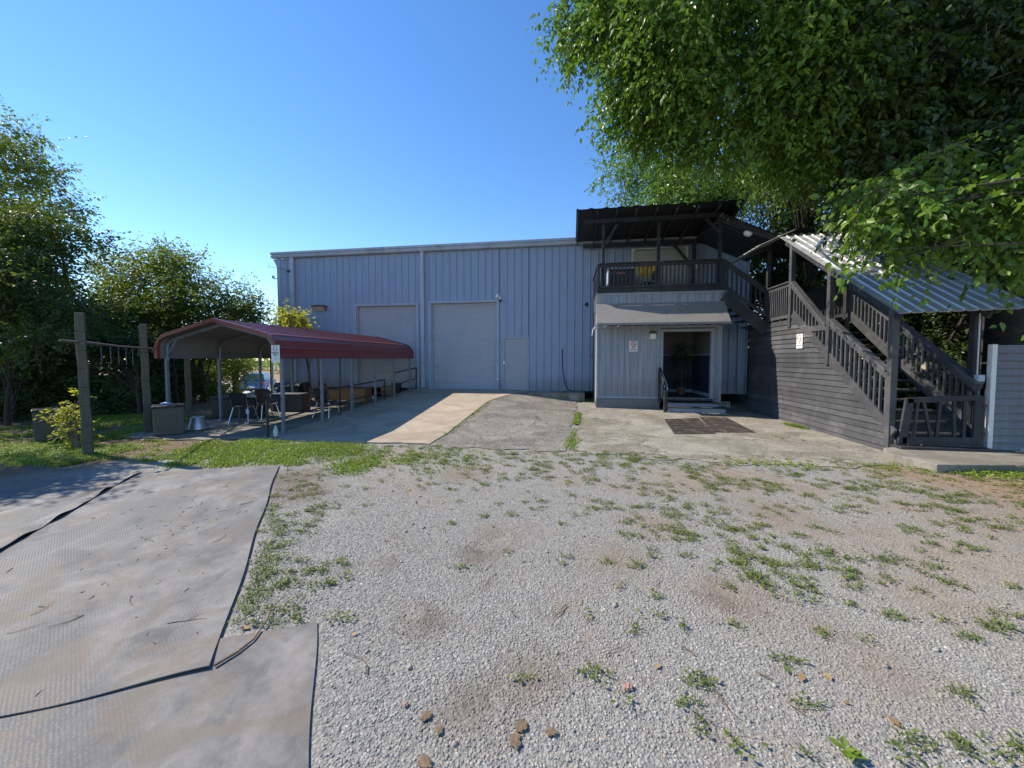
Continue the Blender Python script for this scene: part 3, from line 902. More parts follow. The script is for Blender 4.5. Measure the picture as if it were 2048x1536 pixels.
mb.tube([(.045 * math.cos(a), -.0085, -.115 + .012 * math.sin(a)) for a in np.linspace(0, 2 * PI, 25)], .002, 4)
mb.build('small_mark', MAT['ink_grey'], t)

# hand rails beside the ramp
def hand_rail(y0, y1, za0, za1, zb0, zb1, label):
    r = empty('hand_rail', (-6.55, y0, 0), 0, label, 'hand rail', 'pipe hand rails along the ramp')
    for y, z in ((y0, za0), (y1, za1)):
        mb = MB(); mb.bar((-6.55, y, gz(-6.55, y) + .0), (-6.55, y, z), .04, .04); W(mb.build('post', MAT['rail_black'], bevel=.004), r)
    if y1 - y0 > 3:
        ym = (y0 + y1) / 2
        mb = MB(); mb.bar((-6.55, ym, gz(-6.55, ym)), (-6.55, ym, (za0 + za1) / 2), .035, .035); W(mb.build('post', MAT['rail_black'], bevel=.004), r)
    mb = MB(); mb.bar((-6.55, y0 - .03, za0), (-6.55, y1 + .03, za1), .045, .04); W(mb.build('top_rail', MAT['rail_black'], bevel=.004), r)
    mb = MB(); mb.bar((-6.55, y0, zb0), (-6.55, y1, zb1), .035, .035); W(mb.build('lower_rail', MAT['rail_black'], bevel=.004), r)
hand_rail(7.22, 12.45, .82, 1.0, .37, .58, 'long black pipe hand rail along the open carport side of the ramp')
hand_rail(13.14, 15.22, 1.20, 1.36, .75, .90, 'short black pipe hand rail at the top of the ramp by the roll-up door')

# ------------------------------------------------------------------ things in and around the carport
def stack_chair(shell):
    r = empty('stack_chair')
    # seat and back as one bent plastic shell each
    mb = MB(); n = 9
    def shellgrid(fn, nu=9, nv=7, th=.012):
        V = [fn(i / (nu - 1) * 2 - 1, j / (nv - 1)) for j in range(nv) for i in range(nu)]
        b = len(mb.v); mb.v += V + [tuple(Vector(q) + Vector((0, -th, -th))) for q in V]
        for j in range(nv - 1):
            for i in range(nu - 1):
                a = b + j * nu + i
                mb.f.append((a, a + 1, a + nu + 1, a + nu)); c = a + nu * nv
                mb.f.append((c, c + nu, c + nu + 1, c + 1))
        for i in range(nu - 1):
            for j in (0, nv - 1):
                a = b + j * nu + i; mb.f.append((a, a + 1, a + 1 + nu * nv, a + nu * nv))
        for j in range(nv - 1):
            for i in (0, nu - 1):
                a = b + j * nu + i; mb.f.append((a, a + nu, a + nu + nu * nv, a + nu * nv))
    shellgrid(lambda u, v: (u * (.22 - .03 * v), -.21 + .42 * v, .44 + .03 * u * u - .03 * math.sin(v * PI) + (.02 if v == 0 else 0) * -1))
    mb.build('seat', shell, r, smooth=True)
    mb = MB()
    shellgrid(lambda u, v: (u * (.215 - .05 * max(0, v - .6)), .21 + .10 * v + .035 * (1 - u * u) * 1.0, .50 + .33 * v - .02 * u * u * v))
    mb.build('backrest', shell, r, smooth=True)
    for s in (-1, 1):
        mb = MB(); mb.tube([(s * .17, -.16, .43), (s * .21, -.22, .22), (s * .245, -.26, .0)], .0125, 8); mb.build('leg', MAT['chrome'], r, smooth=True)
        mb = MB(); mb.tube([(s * .17, .15, .43), (s * .205, .22, .22), (s * .235, .29, .0)], .0125, 8); mb.build('leg', MAT['chrome'], r, smooth=True)
        mb = MB(); mb.tube([(s * .17, -.17, .425), (s * .175, .16, .425), (s * .19, .22, .5), (s * .185, .26, .66)], .0115, 8); mb.build('side_tube', MAT['chrome'], r, smooth=True)
    return r


GC = 'stacking chairs under the carport'
c1 = stack_chair(MAT['black_shell']); tag(c1, 'black stacking chair in front of the black chest, its back to the yard', 'chair', GC)
c1.location = (-8.72, 8.82, .03); c1.rotation_euler.z = R(200)
c2 = stack_chair(MAT['brown_shell']); tag(c2, 'brown-backed stacking chair turned sideways beside the black one', 'chair', GC)
c2.location = (-8.62, 9.50, .03); c2.rotation_euler.z = R(62)
def put_chair(src, x, y, rz, label):
    c = copy_tree(src); c['label'] = label; c.location = (x, y, gz(x, y) + .03); c.rotation_euler.z = R(rz); return c
put_chair(c1, -6.83, 9.62, 185, 'black stacking chair behind the second carport post of the ramp side')
put_chair(c1, -9.40, 12.55, 150, 'dark chair at the back of the carport, left one of the facing pair')
put_chair(c2, -8.92, 12.75, 165, 'dark chair at the back of the carport next to the desk')

t = empty('storage_chest', (-9.72, 9.72, .03), R(8), 'long black storage chest at the back edge of the carport floor', 'chest')
MB().box(-.66, .62, -.26, .26, 0, .54).build('body', MAT['black'], t, bevel=.015)
MB().box(-.69, .65, -.29, .29, .545, .61).build('lid', MAT['black'], t, bevel=.02)
MB().box(.36, .46, -.27, -.262, .12, .24).build('paper_tag', MAT['sign_white'], t)
t = empty('low_cabinet', (-9.15, 11.1, .03), R(4), 'dark grey low cabinet under the carport left of the hand rail', 'cabinet')
MB().box(-.55, .5, -.25, .25, 0, .53).build('body', M('cabinet_grey', (.06, .062, .066), .6, .2), t, bevel=.012)
MB().box(-.57, .52, -.27, .27, .533, .57).build('top', M('cabinet_top', (.10, .10, .10), .6, .2), t, bevel=.008)
MB().box(-.02, 0, -.256, -.25, .04, .5).build('door_gap', MAT['black'], t)
t = empty('grill_cart', (-10.35, 12.6, 0), R(6), 'black lidded grill cart by the warehouse corner', 'grill')
MB().box(-.42, .42, -.28, .28, .12, .66).build('cabinet', MAT['black'], t, bevel=.012)
MB().prism([(-.5, -.31, .67), (-.5, -.31, .76), (-.5, -.2, .86), (-.5, .2, .86), (-.5, .31, .76), (-.5, .31, .67)], (1.0, 0, 0)).build('lid', MAT['black'], t, bevel=.015)
for sx in (-.34, .34):
    MB().tube([(sx - .03, -.22, .07), (sx + .03, -.22, .07)], .07, 14).build('wheel', MAT['tyre'], t)
MB().tube([(-.3, -.34, .74), (.3, -.34, .74)], .013, 8).build('handle', MAT['chrome'], t)
t = empty('oak_desk', (-7.72, 11.85, .22), R(8), 'brown oak desk with a deep front panel catching stripes of sun', 'desk')
MB().box(-.86, .86, -.36, .36, .50, .53).build('desktop', MAT['wood_brown'], t, bevel=.004)
MB().box(-.83, .83, -.31, -.29, .12, .498).build('front_panel', MAT['wood_brown'], t, bevel=.003)
for sx in (-.80, .80): MB().box(sx - .03, sx + .03, -.30, .32, -.12, .498).build('end_panel', MAT['wood_brown'], t, bevel=.003)
MB().lathe([(.15, 0), (.17, .012), (.10, .016)], (-.0, -.05, .531), 20).build('plate', MAT['white'], t, smooth=True)
t = empty('cardboard_box', (-6.98, 13.5, gz(-6.98, 13.5) + .03), R(10), 'brown cardboard box at the ramp end of the desk', 'box')
MB().box(-.2, .2, -.18, .18, 0, .36).build('carton', MAT['cardboard'], t, bevel=.006)
MB().box(-.2, .2, -.02, .02, .361, .363).build('tape', M('tape', (.45, .36, .22), .3, .05), t)
t = empty('flat_carton', (-7.45, 12.55, gz(-7.45, 12.55) + .03), R(8), 'pale flat carton on the ground under the desk', 'box')
MB().box(-.38, .38, -.25, .25, 0, .15).build('carton', M('pale_card', (.5, .5, .52), .7, .08), t, bevel=.008)
MB().box(-.40, .40, -.27, .27, .152, .175).build('lid', M('pale_card_lid', (.6, .6, .6), .7, .08), t, bevel=.006)
t = empty('black_tub', (-6.95, 14.2, gz(-6.95, 14.2) + .03), 0, 'black plastic tub beside the cardboard box', 'tub')
MB().lathe([(.16, 0), (.2, .34), (.225, .345), (.225, .37), (.19, .371)]).build('shell', MAT['black'], t, smooth=True)
MB().tube([(-.2, 0, .33), (-.13, -.16, .3), (.13, -.16, .3), (.2, 0, .33)], .008, 6).build('handle', MAT['chrome'], t)
t = empty('water_bottle', (-6.33, 7.19, .06), 0, 'clear plastic water bottle standing at the front carport post', 'bottle')
clear, nt_, b_ = new_mat('clear_plastic'); b_.inputs['Base Color'].default_value = (.85, .88, .92, 1); b_.inputs['Roughness'].default_value = .18; b_.inputs['Transmission Weight'].default_value = .45; b_.inputs['IOR'].default_value = 1.3
MB().lathe([(.035, 0), (.045, .01), (.045, .05), (.041, .06), (.045, .07), (.045, .12), (.041, .13), (.045, .14), (.043, .16), (.02, .195), (.014, .2)], n=18).build('body', clear, t, smooth=True)
MB().lathe([(.017, .2), (.017, .225), (.014, .228)], n=14).build('cap', MAT['white'], t, smooth=True)
MB().lathe([(.0462, .075), (.0462, .115)], n=18).build('wrapper', M('wrapper', (.6, .66, .72), .4, .05), t, smooth=True)

# weathered posts with a pipe between them
posts = [((-8.62, 5.45), 2.56, .125, .03, 'tallest weathered timber post, standing in the grass nearest the rubber mats'),
         ((-9.86, 7.36), 2.55, .135, .02, 'weathered timber post beside the pebble-dash trash can with blue plastic on it'),
         ((-11.0, 9.30), 2.45, .14, .015, 'weathered timber post half hidden behind the carport')]
for (x, y), h, w, lean, lab in posts:
    t = empty('timber_post', (x, y, 0), R(52), lab, 'post', 'row of weathered timber posts')
    mb = MB(); k = 8
    rr = random.Random(int(h * 100 + x * 10))
    for i in range(k):
        z0, z1 = -.1 + (h + .1) * i / k, -.1 + (h + .1) * (i + 1) / k
        def ring(z, i):
            f = z / h; ww = w / 2 * (1.06 - .1 * f); s_ = .006 * math.sin(i * 2.1 + x)
            return [(-ww - lean * f + s_, -ww, z), (ww - lean * f + s_, -ww, z), (ww - lean * f + s_, ww, z), (-ww - lean * f + s_, ww, z)]
        mb.hexa(ring(z0, i) + ring(z1, i + 1))
    mb.build('shaft', MAT['old_wood'], t, bevel=.012)
    MB().tube([(w * .2 - lean, -w / 2 - .012, 2.02), (w * .2 - lean, -w / 2 + .02, 2.02)], .022, 8).build('bolt_head', MAT['pipe'], t)
tag(MB().tube([(-8.42, 5.02, 2.05), (-8.66, 5.57, 2.035), (-9.26, 6.45, 2.0), (-9.86, 7.48, 1.985), (-10.5, 8.5, 1.965), (-11.0, 9.42, 1.95)], .021, 10).build('crossbar_pipe', MAT['pipe'], smooth=True), 'rusty pipe running between the timber posts', 'pipe')
words6 = ['first', 'second', 'third', 'fourth', 'fifth', 'sixth']
for i, f in enumerate((.16, .30, .43, .56, .68, .80)):
    x, y, z = -8.64 + (-9.86 + 8.64) * f, 5.55 + (7.42 - 5.55) * f, 2.035 - .05 * f - .03
    t = empty('hanging_chain', (x, y, z), 0, f'{words6[i]} thin chain hanging from the rusty pipe, counted from the tallest timber post', 'chain', 'chains hanging from the pipe')
    mb = MB()
    for j in range(7):
        c = Vector((.004 * math.sin(j), 0, -.012 - j * .022))
        mb.tube([c + Vector(((.008 * math.cos(a)) * (j % 2), (.008 * math.cos(a)) * (1 - j % 2), .014 * math.sin(a))) for a in np.linspace(0, 2 * PI, 9)], .002, 4, cap=False)
    mb.build('links', MAT['steel_post'], t)
    if i < 5: MB().tube([(0, 0, -.16), (.004, .0, -.28), (-.002, 0, -.35)], .004, 6).build('pull_rod', MAT['steel_post'], t)

# trash cans
def trash_can():
    r = empty('trash_can')
    MB().hexa([(-.28, -.28, .03), (.28, -.28, .03), (.28, .28, .03), (-.28, .28, .03), (-.295, -.295, .64), (.295, -.295, .64), (.295, .295, .64), (-.295, .295, .64)]).build('body', MAT['aggregate'], r, bevel=.02)
    MB().box(-.31, .31, -.31, .31, .642, .685).build('lid', MAT['black'], r, bevel=.015)
    MB().box(-.25, .25, -.25, .25, 0, .03).build('base', MAT['black'], r)
    mb = MB()
    for x in (-.2, 0, .2): mb.box(x - .004, x + .004, -.300, -.292, .05, .62)
    return r
tc = trash_can(); tag(tc, 'pebble-dash trash can with a black lid and blue plastic on top, by the timber post', 'trash can', 'pebble-dash trash cans')
tc.location = (-9.07, 7.20, .01); tc.rotation_euler.z = R(51); tc.scale = (.9, .9, 1)
t2 = copy_tree(tc); t2['label'] = 'pebble-dash trash can in deep shade at the left edge under the thicket'; t2.location = (-10.95, 6.35, .0); t2.rotation_euler.z = R(60)
t = empty('plastic_scrap', (-9.0, 7.12, .70), R(20), 'crumpled blue plastic lying on the trash can lid', 'plastic bag')
mb = MB(); mb.tube([(-.14, 0, .02), (-.06, .03, .035), (.02, -.02, .03), (.1, .02, .03)], [.015, .03, .035, .015], 8); mb.build('wrapper', MAT['blue_plastic'], t, smooth=True)
MB().tube([(.12, .0, .015), (.19, .02, .015), (.24, .0, .012)], [.014, .016, .01], 7).build('scrap', M('scrap_red', (.35, .12, .10), .5, .1), t, smooth=True)
t = empty('metal_bucket', (-8.98, 7.78, .03), 0, 'upturned galvanised bucket on the carport floor', 'bucket')
MB().lathe([(.195, 0), (.2, .012), (.19, .02), (.135, .30), (.13, .305), (.0, .3)], n=24).build('shell', MAT['galv'], t, smooth=True)
MB().lathe([(.178, .055), (.184, .065), (.174, .078)], n=24).build('rim_bead', MAT['galv'], t, smooth=True)

# ------------------------------------------------------------------ porch building with upper deck
PY = 12.9
PX0, PX1 = .86, 4.74
UY, UX0, UX1 = 12.62, .84, 4.66      # front plane of the deck above, standing proud of the wall
OX0, OX1, OZ0, OZ1 = 2.97, 4.43, .46, 2.62
po = empty('porch_building', (2.8, PY, 0), 0, 'two-storey porch with blue-grey siding below and a charcoal roofed deck above', 'porch')
def siding(mb, x0, x1, z0, z1, y, period=.205, phase=0.0):
    """vertical grooved boards facing -y"""
    xs = [(x0, 0)]
    k = math.floor((x0 - phase) / period)
    while phase + k * period < x1 + .1:
        c = phase + k * period
        for dx, h in ((-.012, 0), (-.008, .016), (.008, .016), (.012, 0), (.05, -.003), (.055, 0)):
            if x0 < c + dx < x1: xs.append((c + dx, h))
        k += 1
    xs.append((x1, 0))
    n = len(mb.v)
    for x, h in xs:
        mb.v += [(x, y + h, z0), (x, y + h, z1)]
    for i in range(len(xs) - 1):
        a = n + 2 * i; mb.f.append((a, a + 2, a + 3, a + 1))
    return mb


mb = MB()
siding(mb, PX0, OX0 - .10, .43, 3.0, PY, phase=.93)
siding(mb, OX1 + .10, PX1, .25, 3.0, PY, .16, .93)
siding(mb, OX0 - .10, OX1 + .10, 2.74, 3.0, PY, phase=.93)
siding(mb, PX0, PX1, 3.0, 3.4, PY, .26, 1.0)
siding(mb, UX0, UX1, 3.40, 3.87, UY, .26, 1.0)
mb.face([(UX0, UY, 3.4), (UX1, UY, 3.4), (UX1, PY, 3.4), (UX0, PY, 3.4)])
W(mb.build('front_wall', MAT['porch']), po)
mb = MB()
mb.box(PX0, PX0 + .1, PY + .02, FY - .05, 0, 3.42)
mb.box(PX1 - .1, PX1, PY + .02, FY - .05, 0, 3.42)
mb.box(UX0, UX0 + .08, UY + .01, FY - .05, 3.421, 3.87)
mb.box(UX1 - .08, UX1, UY + .01, FY - .05, 3.421, 3.87)
W(mb.build('side_wall', MAT['siding']), po)
mb = MB()
mb.box(PX0 - .02, OX0 - .09, PY - .035, PY - .004, 0, .43)
W(mb.build('skirt_board', MAT['skirt'], bevel=.006), po)
mb = MB()
mb.box(PX0 - .01, PX0 + .06, PY - .022, PY - .003, .43, 2.9); mb.box(PX1 - .05, PX1 + .015, PY - .022, PY - .003, .05, 2.9)
mb.box(UX0 - .01, UX1 + .015, UY - .02, UY - .003, 3.80, 3.868); mb.box(PX0 + .06, OX0 - .1, PY - .024, PY - .003, .43, .49)
mb.box(PX0 + .06, PX1 - .05, PY - .02, PY - .003, 2.755, 2.81)
W(mb.build('trim_boards', MAT['porch_trim'], bevel=.004), po)
mb = MB()
mb.box(OX0 - .095, OX0, PY - .03, PY + .10, OZ0 - .02, OZ1); mb.box(OX1, OX1 + .095, PY - .03, PY + .10, OZ0 - .02, OZ1)
mb.box(OX0 - .095, OX1 + .095, PY - .031, PY + .10, OZ1, OZ1 + .095)
W(mb.build('opening_frame', MAT['porch_trim'], bevel=.005), po)
# interior
IY = FY - .12
mb = MB()
mb.box(PX0 + .1, PX1 - .1, IY, IY + .05, OZ0, 3.1)
mb.box(OX1 + .16, OX1 + .2, PY + .11, IY, OZ0, 3.1)
mb.box(PX0 + .1, OX1 + .2, PY + .11, IY, 2.9, 2.95)
W(mb.build('interior_wall', MAT['wall_upper']), po)
mb = MB()
mb.box(3.32, OX1 + .158, IY - .02, IY - .002, OZ0 + .12, 1.86); mb.box(OX1 + .14, OX1 + .158, PY + .12, IY - .02, OZ0 + .12, 1.86)
W(mb.build('wainscot', MAT['wainscot']), po)
for nm, q in (('baseboard', (3.32, OX1 + .124, IY - .035, IY - .003, OZ0, OZ0 + .118)), ('baseboard', (OX1 + .125, OX1 + .158, PY + .12, IY - .003, OZ0, OZ0 + .118)),
              ('chair_rail', (3.32, OX1 + .128, IY - .03, IY - .003, 1.862, 1.90)), ('chair_rail', (OX1 + .13, OX1 + .158, PY + .12, IY - .003, 1.862, 1.90))):
    W(MB().box(*q).build(nm, MAT['trim']), po)
mb = MB(); mb.box(PX0 + .1, OX1 + .2, PY + .005, IY, OZ0 - .06, OZ0 - .005)
W(mb.build('porch_floor', MAT['dark_tread']), po)
mb = MB(); mb.box(OX0 - .02, OX1 + .05, PY - .10, PY + .004, OZ0 - .075, OZ0 + .0)
W(mb.build('sill_step', MAT['dark_tread'], bevel=.006), po)
mb = MB(); mb.box(OX0 - .01, OX1 + .01, PY - .102, PY - .06, OZ0 + .001, OZ0 + .016)
W(mb.build('sill_edge', MAT['porch_trim']), po)
mb = MB(); mb.box(2.42, 3.16, IY - .035, IY - .003, OZ0, 2.5)
d = W(mb.build('inner_door', MAT['white'], bevel=.004), po)
mb = MB()
for z0, z1 in ((.62, 1.2), (1.42, 2.35)):
    for xa, xb in ((2.52, 2.76), (2.83, 3.06)): mb.box(xa, xb, IY - .042, IY - .036, z0, z1)
mb.build('door_panels', MAT['white'], bevel=.004).parent = d
mb = MB(); mb.box(3.18, 3.27, IY - .045, IY - .003, OZ0, 2.59); mb.box(2.3, 3.27, IY - .046, IY - .003, 2.51, 2.6)
mb.build('door_casing', MAT['white'], bevel=.004).parent = d
for z, r in ((1.42, .032), (1.55, .022)):
    o = MB().lathe([(.012, 0), (r, .03), (r, .05), (.01, .06)], n=12).build('handle', MAT['black'], smooth=True); o.parent = d; o.location = (3.08, IY - .036, z); o.rotation_euler = (PI / 2, 0, 0)
# awning
AY, AZ0, AZ1 = 12.05, 3.525, 2.84
mb = MB()
for xa, xb in ((UX0 - .05, 2.90), (2.905, UX1 + .02)):
    mb.hexa([(xa, UY - .02, AZ0 - .02), (xb, UY - .02, AZ0 - .02), (xb, AY, AZ1 - .0), (xa, AY, AZ1 - .0), (xa, UY - .02, AZ0), (xb, UY - .02, AZ0), (xb, AY - .012, AZ1 + .012), (xa, AY - .012, AZ1 + .012)])
aw = W(mb.build('awning', MAT['awning']), po)
mb = MB(); mb.box(UX0 - .05, UX1 + .02, AY - .014, AY + .004, AZ1 - .055, AZ1 + .01)
o = mb.build('front_lip', MAT['awning'], bevel=.003); W(o, po); 
mb = MB(); mb.prism([(UX0 - .05, UY - .02, AZ0 - .03), (UX0 - .05, AY + .01, AZ1 - .03), (UX0 - .05, UY - .02, AZ1 - .03)], (.012, 0, 0))
W(mb.build('awning_cheek', MAT['awning']), po)
for i in range(10):
    x = PX0 + .25 + i * .40
    mb = MB(); mb.bar((x, AY + .02, AZ1 - .04), (x + .0, PY - .03, AZ1 - .035), .03, .03); W(mb.build('awning_strut', MAT['trim']), po)
mb = MB(); mb.box(PX0, PX1, PY - .06, PY - .03, AZ1 - .06, AZ1 - .02); W(mb.build('awning_rail', MAT['trim']), po)

# deck
DZ = 3.93
mb = MB(); mb.box(UX0 + .0, UX1, UY + .01, FY - .04, DZ - .06, DZ); W(mb.build('deck_floor', MAT['dark_tread']), po)
mb = MB(); mb.box(UX0 - .03, UX1 + .03, UY - .05, UY - .026, DZ - .06, DZ + .10); W(mb.build('deck_fascia', MAT['dark_wood'], bevel=.004), po)
def rail_run(parent, p, q, top, bot, nb, mat, cap=True, name='railing', bw=.038, th=.10):
    """railing between p and q (xy + base z each); balusters between a top and a bottom rail"""
    p = Vector(p); q = Vector(q); up = Vector((0, 0, 1))
    mb = MB()
    mb.bar(p + up * (top - th / 2), q + up * (top - th / 2), .04, th)
    if cap: mb.bar(p + up * (top + .02), q + up * (top + .02), .13, .036)
    mb.bar(p + up * bot, q + up * bot, .04, .085)
    o = W(mb.build(name, mat, bevel=.004), parent)
    for i in range(nb):
        c = p.lerp(q, (i + .5) / nb)
        m2 = MB(); rr = random.Random(int(c.x * 997 + c.y * 331 + c.z * 53))
        jx = rr.uniform(-.004, .004)
        m2.bar(c + up * (bot - .04) + Vector((jx, 0, 0)), c + up * (top - .01), bw, bw)
        b = m2.build('baluster', mat); b.parent = o
        b.matrix_parent_inverse = o.matrix_parent_inverse.copy() if False else Matrix.Identity(4)
        W2(b, parent)
    return o


def W2(b, root):
    """child of a part of an Empty at root: keep world coordinates"""
    b.matrix_parent_inverse = Matrix.Identity(4)


rail_run(po, (UX0 + .06, UY - .03, DZ), (2.70, UY - .03, DZ), .86, .12, 14, MAT['dark_wood'])
rail_run(po, (2.78, UY - .03, DZ), (UX1 - .06, UY - .03, DZ), .86, .12, 15, MAT['dark_wood'])
rail_run(po, (UX0 + .04, UY + .05, DZ), (UX0 + .04, FY - .1, DZ), .86, .12, 18, MAT['dark_wood'])
BY = 13.25
for x, zt in ((1.06, 6.27), (2.85, 6.27), (4.75, 6.27)):
    mb = MB(); mb.box(x - .05, x + .05, BY - .05, BY + .05, DZ - .1, zt); W(mb.build('post', MAT['dark_wood'], bevel=.006), po)
for xa, xb in ((UX0 - .02, UX0 + .06), (2.70, 2.78), (UX1 - .06, UX1 + .04)):
    mb = MB(); mb.box(xa, xb, UY - .08, UY + .01, DZ - .05, DZ + .87); W(mb.build('newel_post', MAT['dark_wood'], bevel=.006), po)
# roof over the deck: rises slightly towards the yard
RY0 = 12.95
def deck_z(y): return 6.20 + (15.2 - y) * .164
mb = MB()
RX0, RX1 = .145, 5.34
n = int((RX1 - RX0) / .12)
k = len(mb.v)
cols = []
for i in range(n + 1):
    x = RX0 + (RX1 - RX0) * i / n
    h = .035 if i % 4 == 0 else .0
    for y in (RY0 - .02, 15.22): mb.v.append((x, y, deck_z(y) + .14 + h))
for i in range(n): a = 2 * i; mb.f.append((a, a + 2, a + 3, a + 1))
W(mb.build('deck_roof', MAT['black_roof']), po)
mb = MB(); mb.hexa([(RX0 + .01, RY0, deck_z(RY0) + .11), (RX1, RY0, deck_z(RY0) + .11), (RX1, 15.2, deck_z(15.2) + .11), (RX0 + .01, 15.2, deck_z(15.2) + .11),
                    (RX0 + .01, RY0, deck_z(RY0) + .128), (RX1, RY0, deck_z(RY0) + .128), (RX1, 15.2, deck_z(15.2) + .128), (RX0 + .01, 15.2, deck_z(15.2) + .128)])
W(mb.build('roof_deck_boards', MAT['black_roof']), po)
for i in range(9):
    x = RX0 + .06 + i * (RX1 - RX0 - .12) / 8
    mb = MB(); mb.bar((x, RY0 + .01, deck_z(RY0 + .01) + .04), (x, 15.2, deck_z(15.2) + .04), .04, .13); W(mb.build('rafter', MAT['rafter']), po)
mb = MB(); mb.bar((RX0 + .25, BY, deck_z(BY) - .12), (4.85, BY, deck_z(BY) - .12), .08, .14); W(mb.build('front_beam', MAT['dark_wood'], bevel=.005), po)
mb = MB(); mb.bar((RX0 + .3, 15.1, deck_z(15.1) - .10), (5.0, 15.1, deck_z(15.1) - .10), .06, .14); W(mb.build('back_beam', MAT['dark_wood']), po)
mb = MB()
mb.bar((4.72, BY, 5.85), (4.30, BY, 6.3), .05, .09); mb.bar((1.1, BY, 5.6), (1.5, BY, 6.25), .05, .09)
mb.bar((4.5, 15.0, 5.1), (3.7, 15.0, 6.1), .05, .10)
W(mb.build('knee_brace', MAT['dark_wood']), po)
mb = MB(); mb.box(4.42, 4.54, 14.9, 15.02, DZ, 6.1); W(mb.build('rear_post', MAT['dark_wood']), po)

# deck contents
t = empty('covered_window', (3.3, FY - .05, DZ), 0, 'pale covered window panel behind the upper deck rail', 'panel')
MB().box(-.95, .98, -.06, -.01, .05, 1.98).build('panel', M('panel_cream', (.40, .40, .37), .7, .08, 2), t, bevel=.005)
mb = MB(); mb.box(-1.02, -.952, -.075, -.0, .05, 2.05); mb.box(.982, 1.05, -.075, 0, .05, 2.05); mb.box(-1.02, 1.05, -.076, 0, 1.985, 2.05)
mb.build('frame', MAT['white'], t, bevel=.004)
MB().tube([(-.9, -.08, 1.985), (.9, -.08, 2.0)], .03, 8).build('roller', M('roller_grey', (.33, .33, .31), .7, .1), t)
t = empty('yellow_deck_sign', (2.83, FY - .13, DZ + 1.17), 0, 'yellow sign with black capitals behind the upper deck rail', 'sign')
MB().box(-.33, .33, -.012, 0, -.20, .24).build('panel', MAT['yellow'], t, bevel=.004)
text('OF', .13, MAT['ink'], t, (0, -.0135, .0), rx)
text('NASHVILLE', .12, MAT['ink'], t, (0, -.0135, -.125), rx, sx=.78)
text('HOUSE', .12, MAT['ink_red'], t, (0, -.0135, .145), rx)
t = empty('air_conditioner', (1.78, 14.55, DZ), 0, 'dark slatted air conditioner unit on the upper deck', 'air conditioner')
MB().box(-.42, .42, -.34, .34, 0.02, 1.0).build('core', MAT['black'], t)
mb = MB()
for i in range(15): mb.box(-.45, .45, -.375, -.345, .06 + i * .062, .088 + i * .062)
mb.build('louvers', M('louver_grey', (.09, .095, .105), .5, .1), t)
mb = MB()
for sx in (-.47, .45): mb.box(sx, sx + .03, -.38, .38, 0, 1.03)
mb.build('side_panel', MAT['trim'], t, bevel=.004)
MB().box(-.48, .49, -.39, .39, 1.031, 1.07).build('top_cover', M('ac_top', (.12, .12, .13), .5, .1), t, bevel=.008)
MB().box(-.18, .12, -.384, -.376, .87, .93).build('badge', M('badge_pink', (.5, .16, .18), .5, .1), t)
t = empty('deck_chair', (2.62, 13.75, DZ), R(-70), 'black folding chair with shiny frame on the upper deck', 'chair')
MB().hexa([(-.22, -.22, .42), (.22, -.22, .42), (.22, .2, .40), (-.22, .2, .40), (-.22, -.22, .45), (.22, -.22, .45), (.22, .2, .43), (-.22, .2, .43)]).build('seat', MAT['black_shell'], t, bevel=.01)
MB().hexa([(-.2, .22, .55), (.2, .22, .55), (.2, .25, .55), (-.2, .25, .55), (-.2, .34, .92), (.2, .34, .92), (.2, .37, .92), (-.2, .37, .92)]).build('backrest', MAT['black_shell'], t, bevel=.01)
for s in (-.22, .22):
    MB().tube([(s, -.28, 0), (s, .23, .55), (s, .36, .93)], .011, 7).build('leg', MAT['chrome'], t)
    MB().tube([(s * .9, .3, 0), (s * .9, -.2, .42)], .011, 7).build('leg', MAT['chrome'], t)
MB().tube([(-.2, -.12, .17), (.2, -.12, .17)], .009, 6).build('stretcher', MAT['chrome'], t)
o = MB().box(-.05, .05, -.02, 0, -.07, .09).build('small_notice', MAT['sign_white'], loc=(4.52, 14.88, 5.12)); tag(o, 'tiny white notice on the dark post at the back right of the deck', 'notice')

# signs and light on the porch front
def no_smoking(loc, rz, w, h, label, red='ink_red', ink='ink'):
    t = empty('no_smoking_sign', loc, rz, label, 'sign', 'no smoking signs')
    MB().box(-w / 2, w / 2, -.008, 0, -h / 2, h / 2).build('panel', MAT['sign_white'], t, bevel=.003)
    r = w * .30; cz = h * .22
    mb = MB(); mb.tube([(r * math.cos(a), -.012, cz + r * math.sin(a)) for a in np.linspace(0, 2 * PI, 33)], w * .035, 6)
    mb.tube([(-r * .7, -.012, cz + r * .7), (r * .7, -.012, cz - r * .7)], w * .03, 6)
    mb.build('prohibition_ring', MAT[red], t)
    mb = MB(); mb.box(-r * .62, r * .42, -.0105, -.0085, cz - r * .22, cz - r * .04); mb.box(r * .48, r * .6, -.0105, -.0085, cz - r * .22, cz - r * .04)
    mb.tube([(r * .4, -.0095, cz + .02 * h), (r * .55, -.0095, cz + .05 * h), (r * .3, -.0095, cz + .08 * h)], w * .012, 5)
    mb.build('cigarette', MAT[ink], t)
    text('NO', w * .24, MAT[ink], t, (0, -.0095, -h * .13), rx)
    text('SMOKING', w * .20, MAT[ink], t, (0, -.0095, -h * .31), rx, sx=.88)
    return t
no_smoking((2.03, PY - .012, 2.155), 0, .27, .35, 'white no smoking sign on the blue-grey porch siding left of the lantern')
t = empty('porch_light', (2.63, PY - .0, 2.5), 0, 'square porch lantern with dark cap beside the entry opening', 'porch light')
MB().box(-.10, .10, -.13, .0, .06, .14).build('cap', MAT['rail_black'], t, bevel=.01)
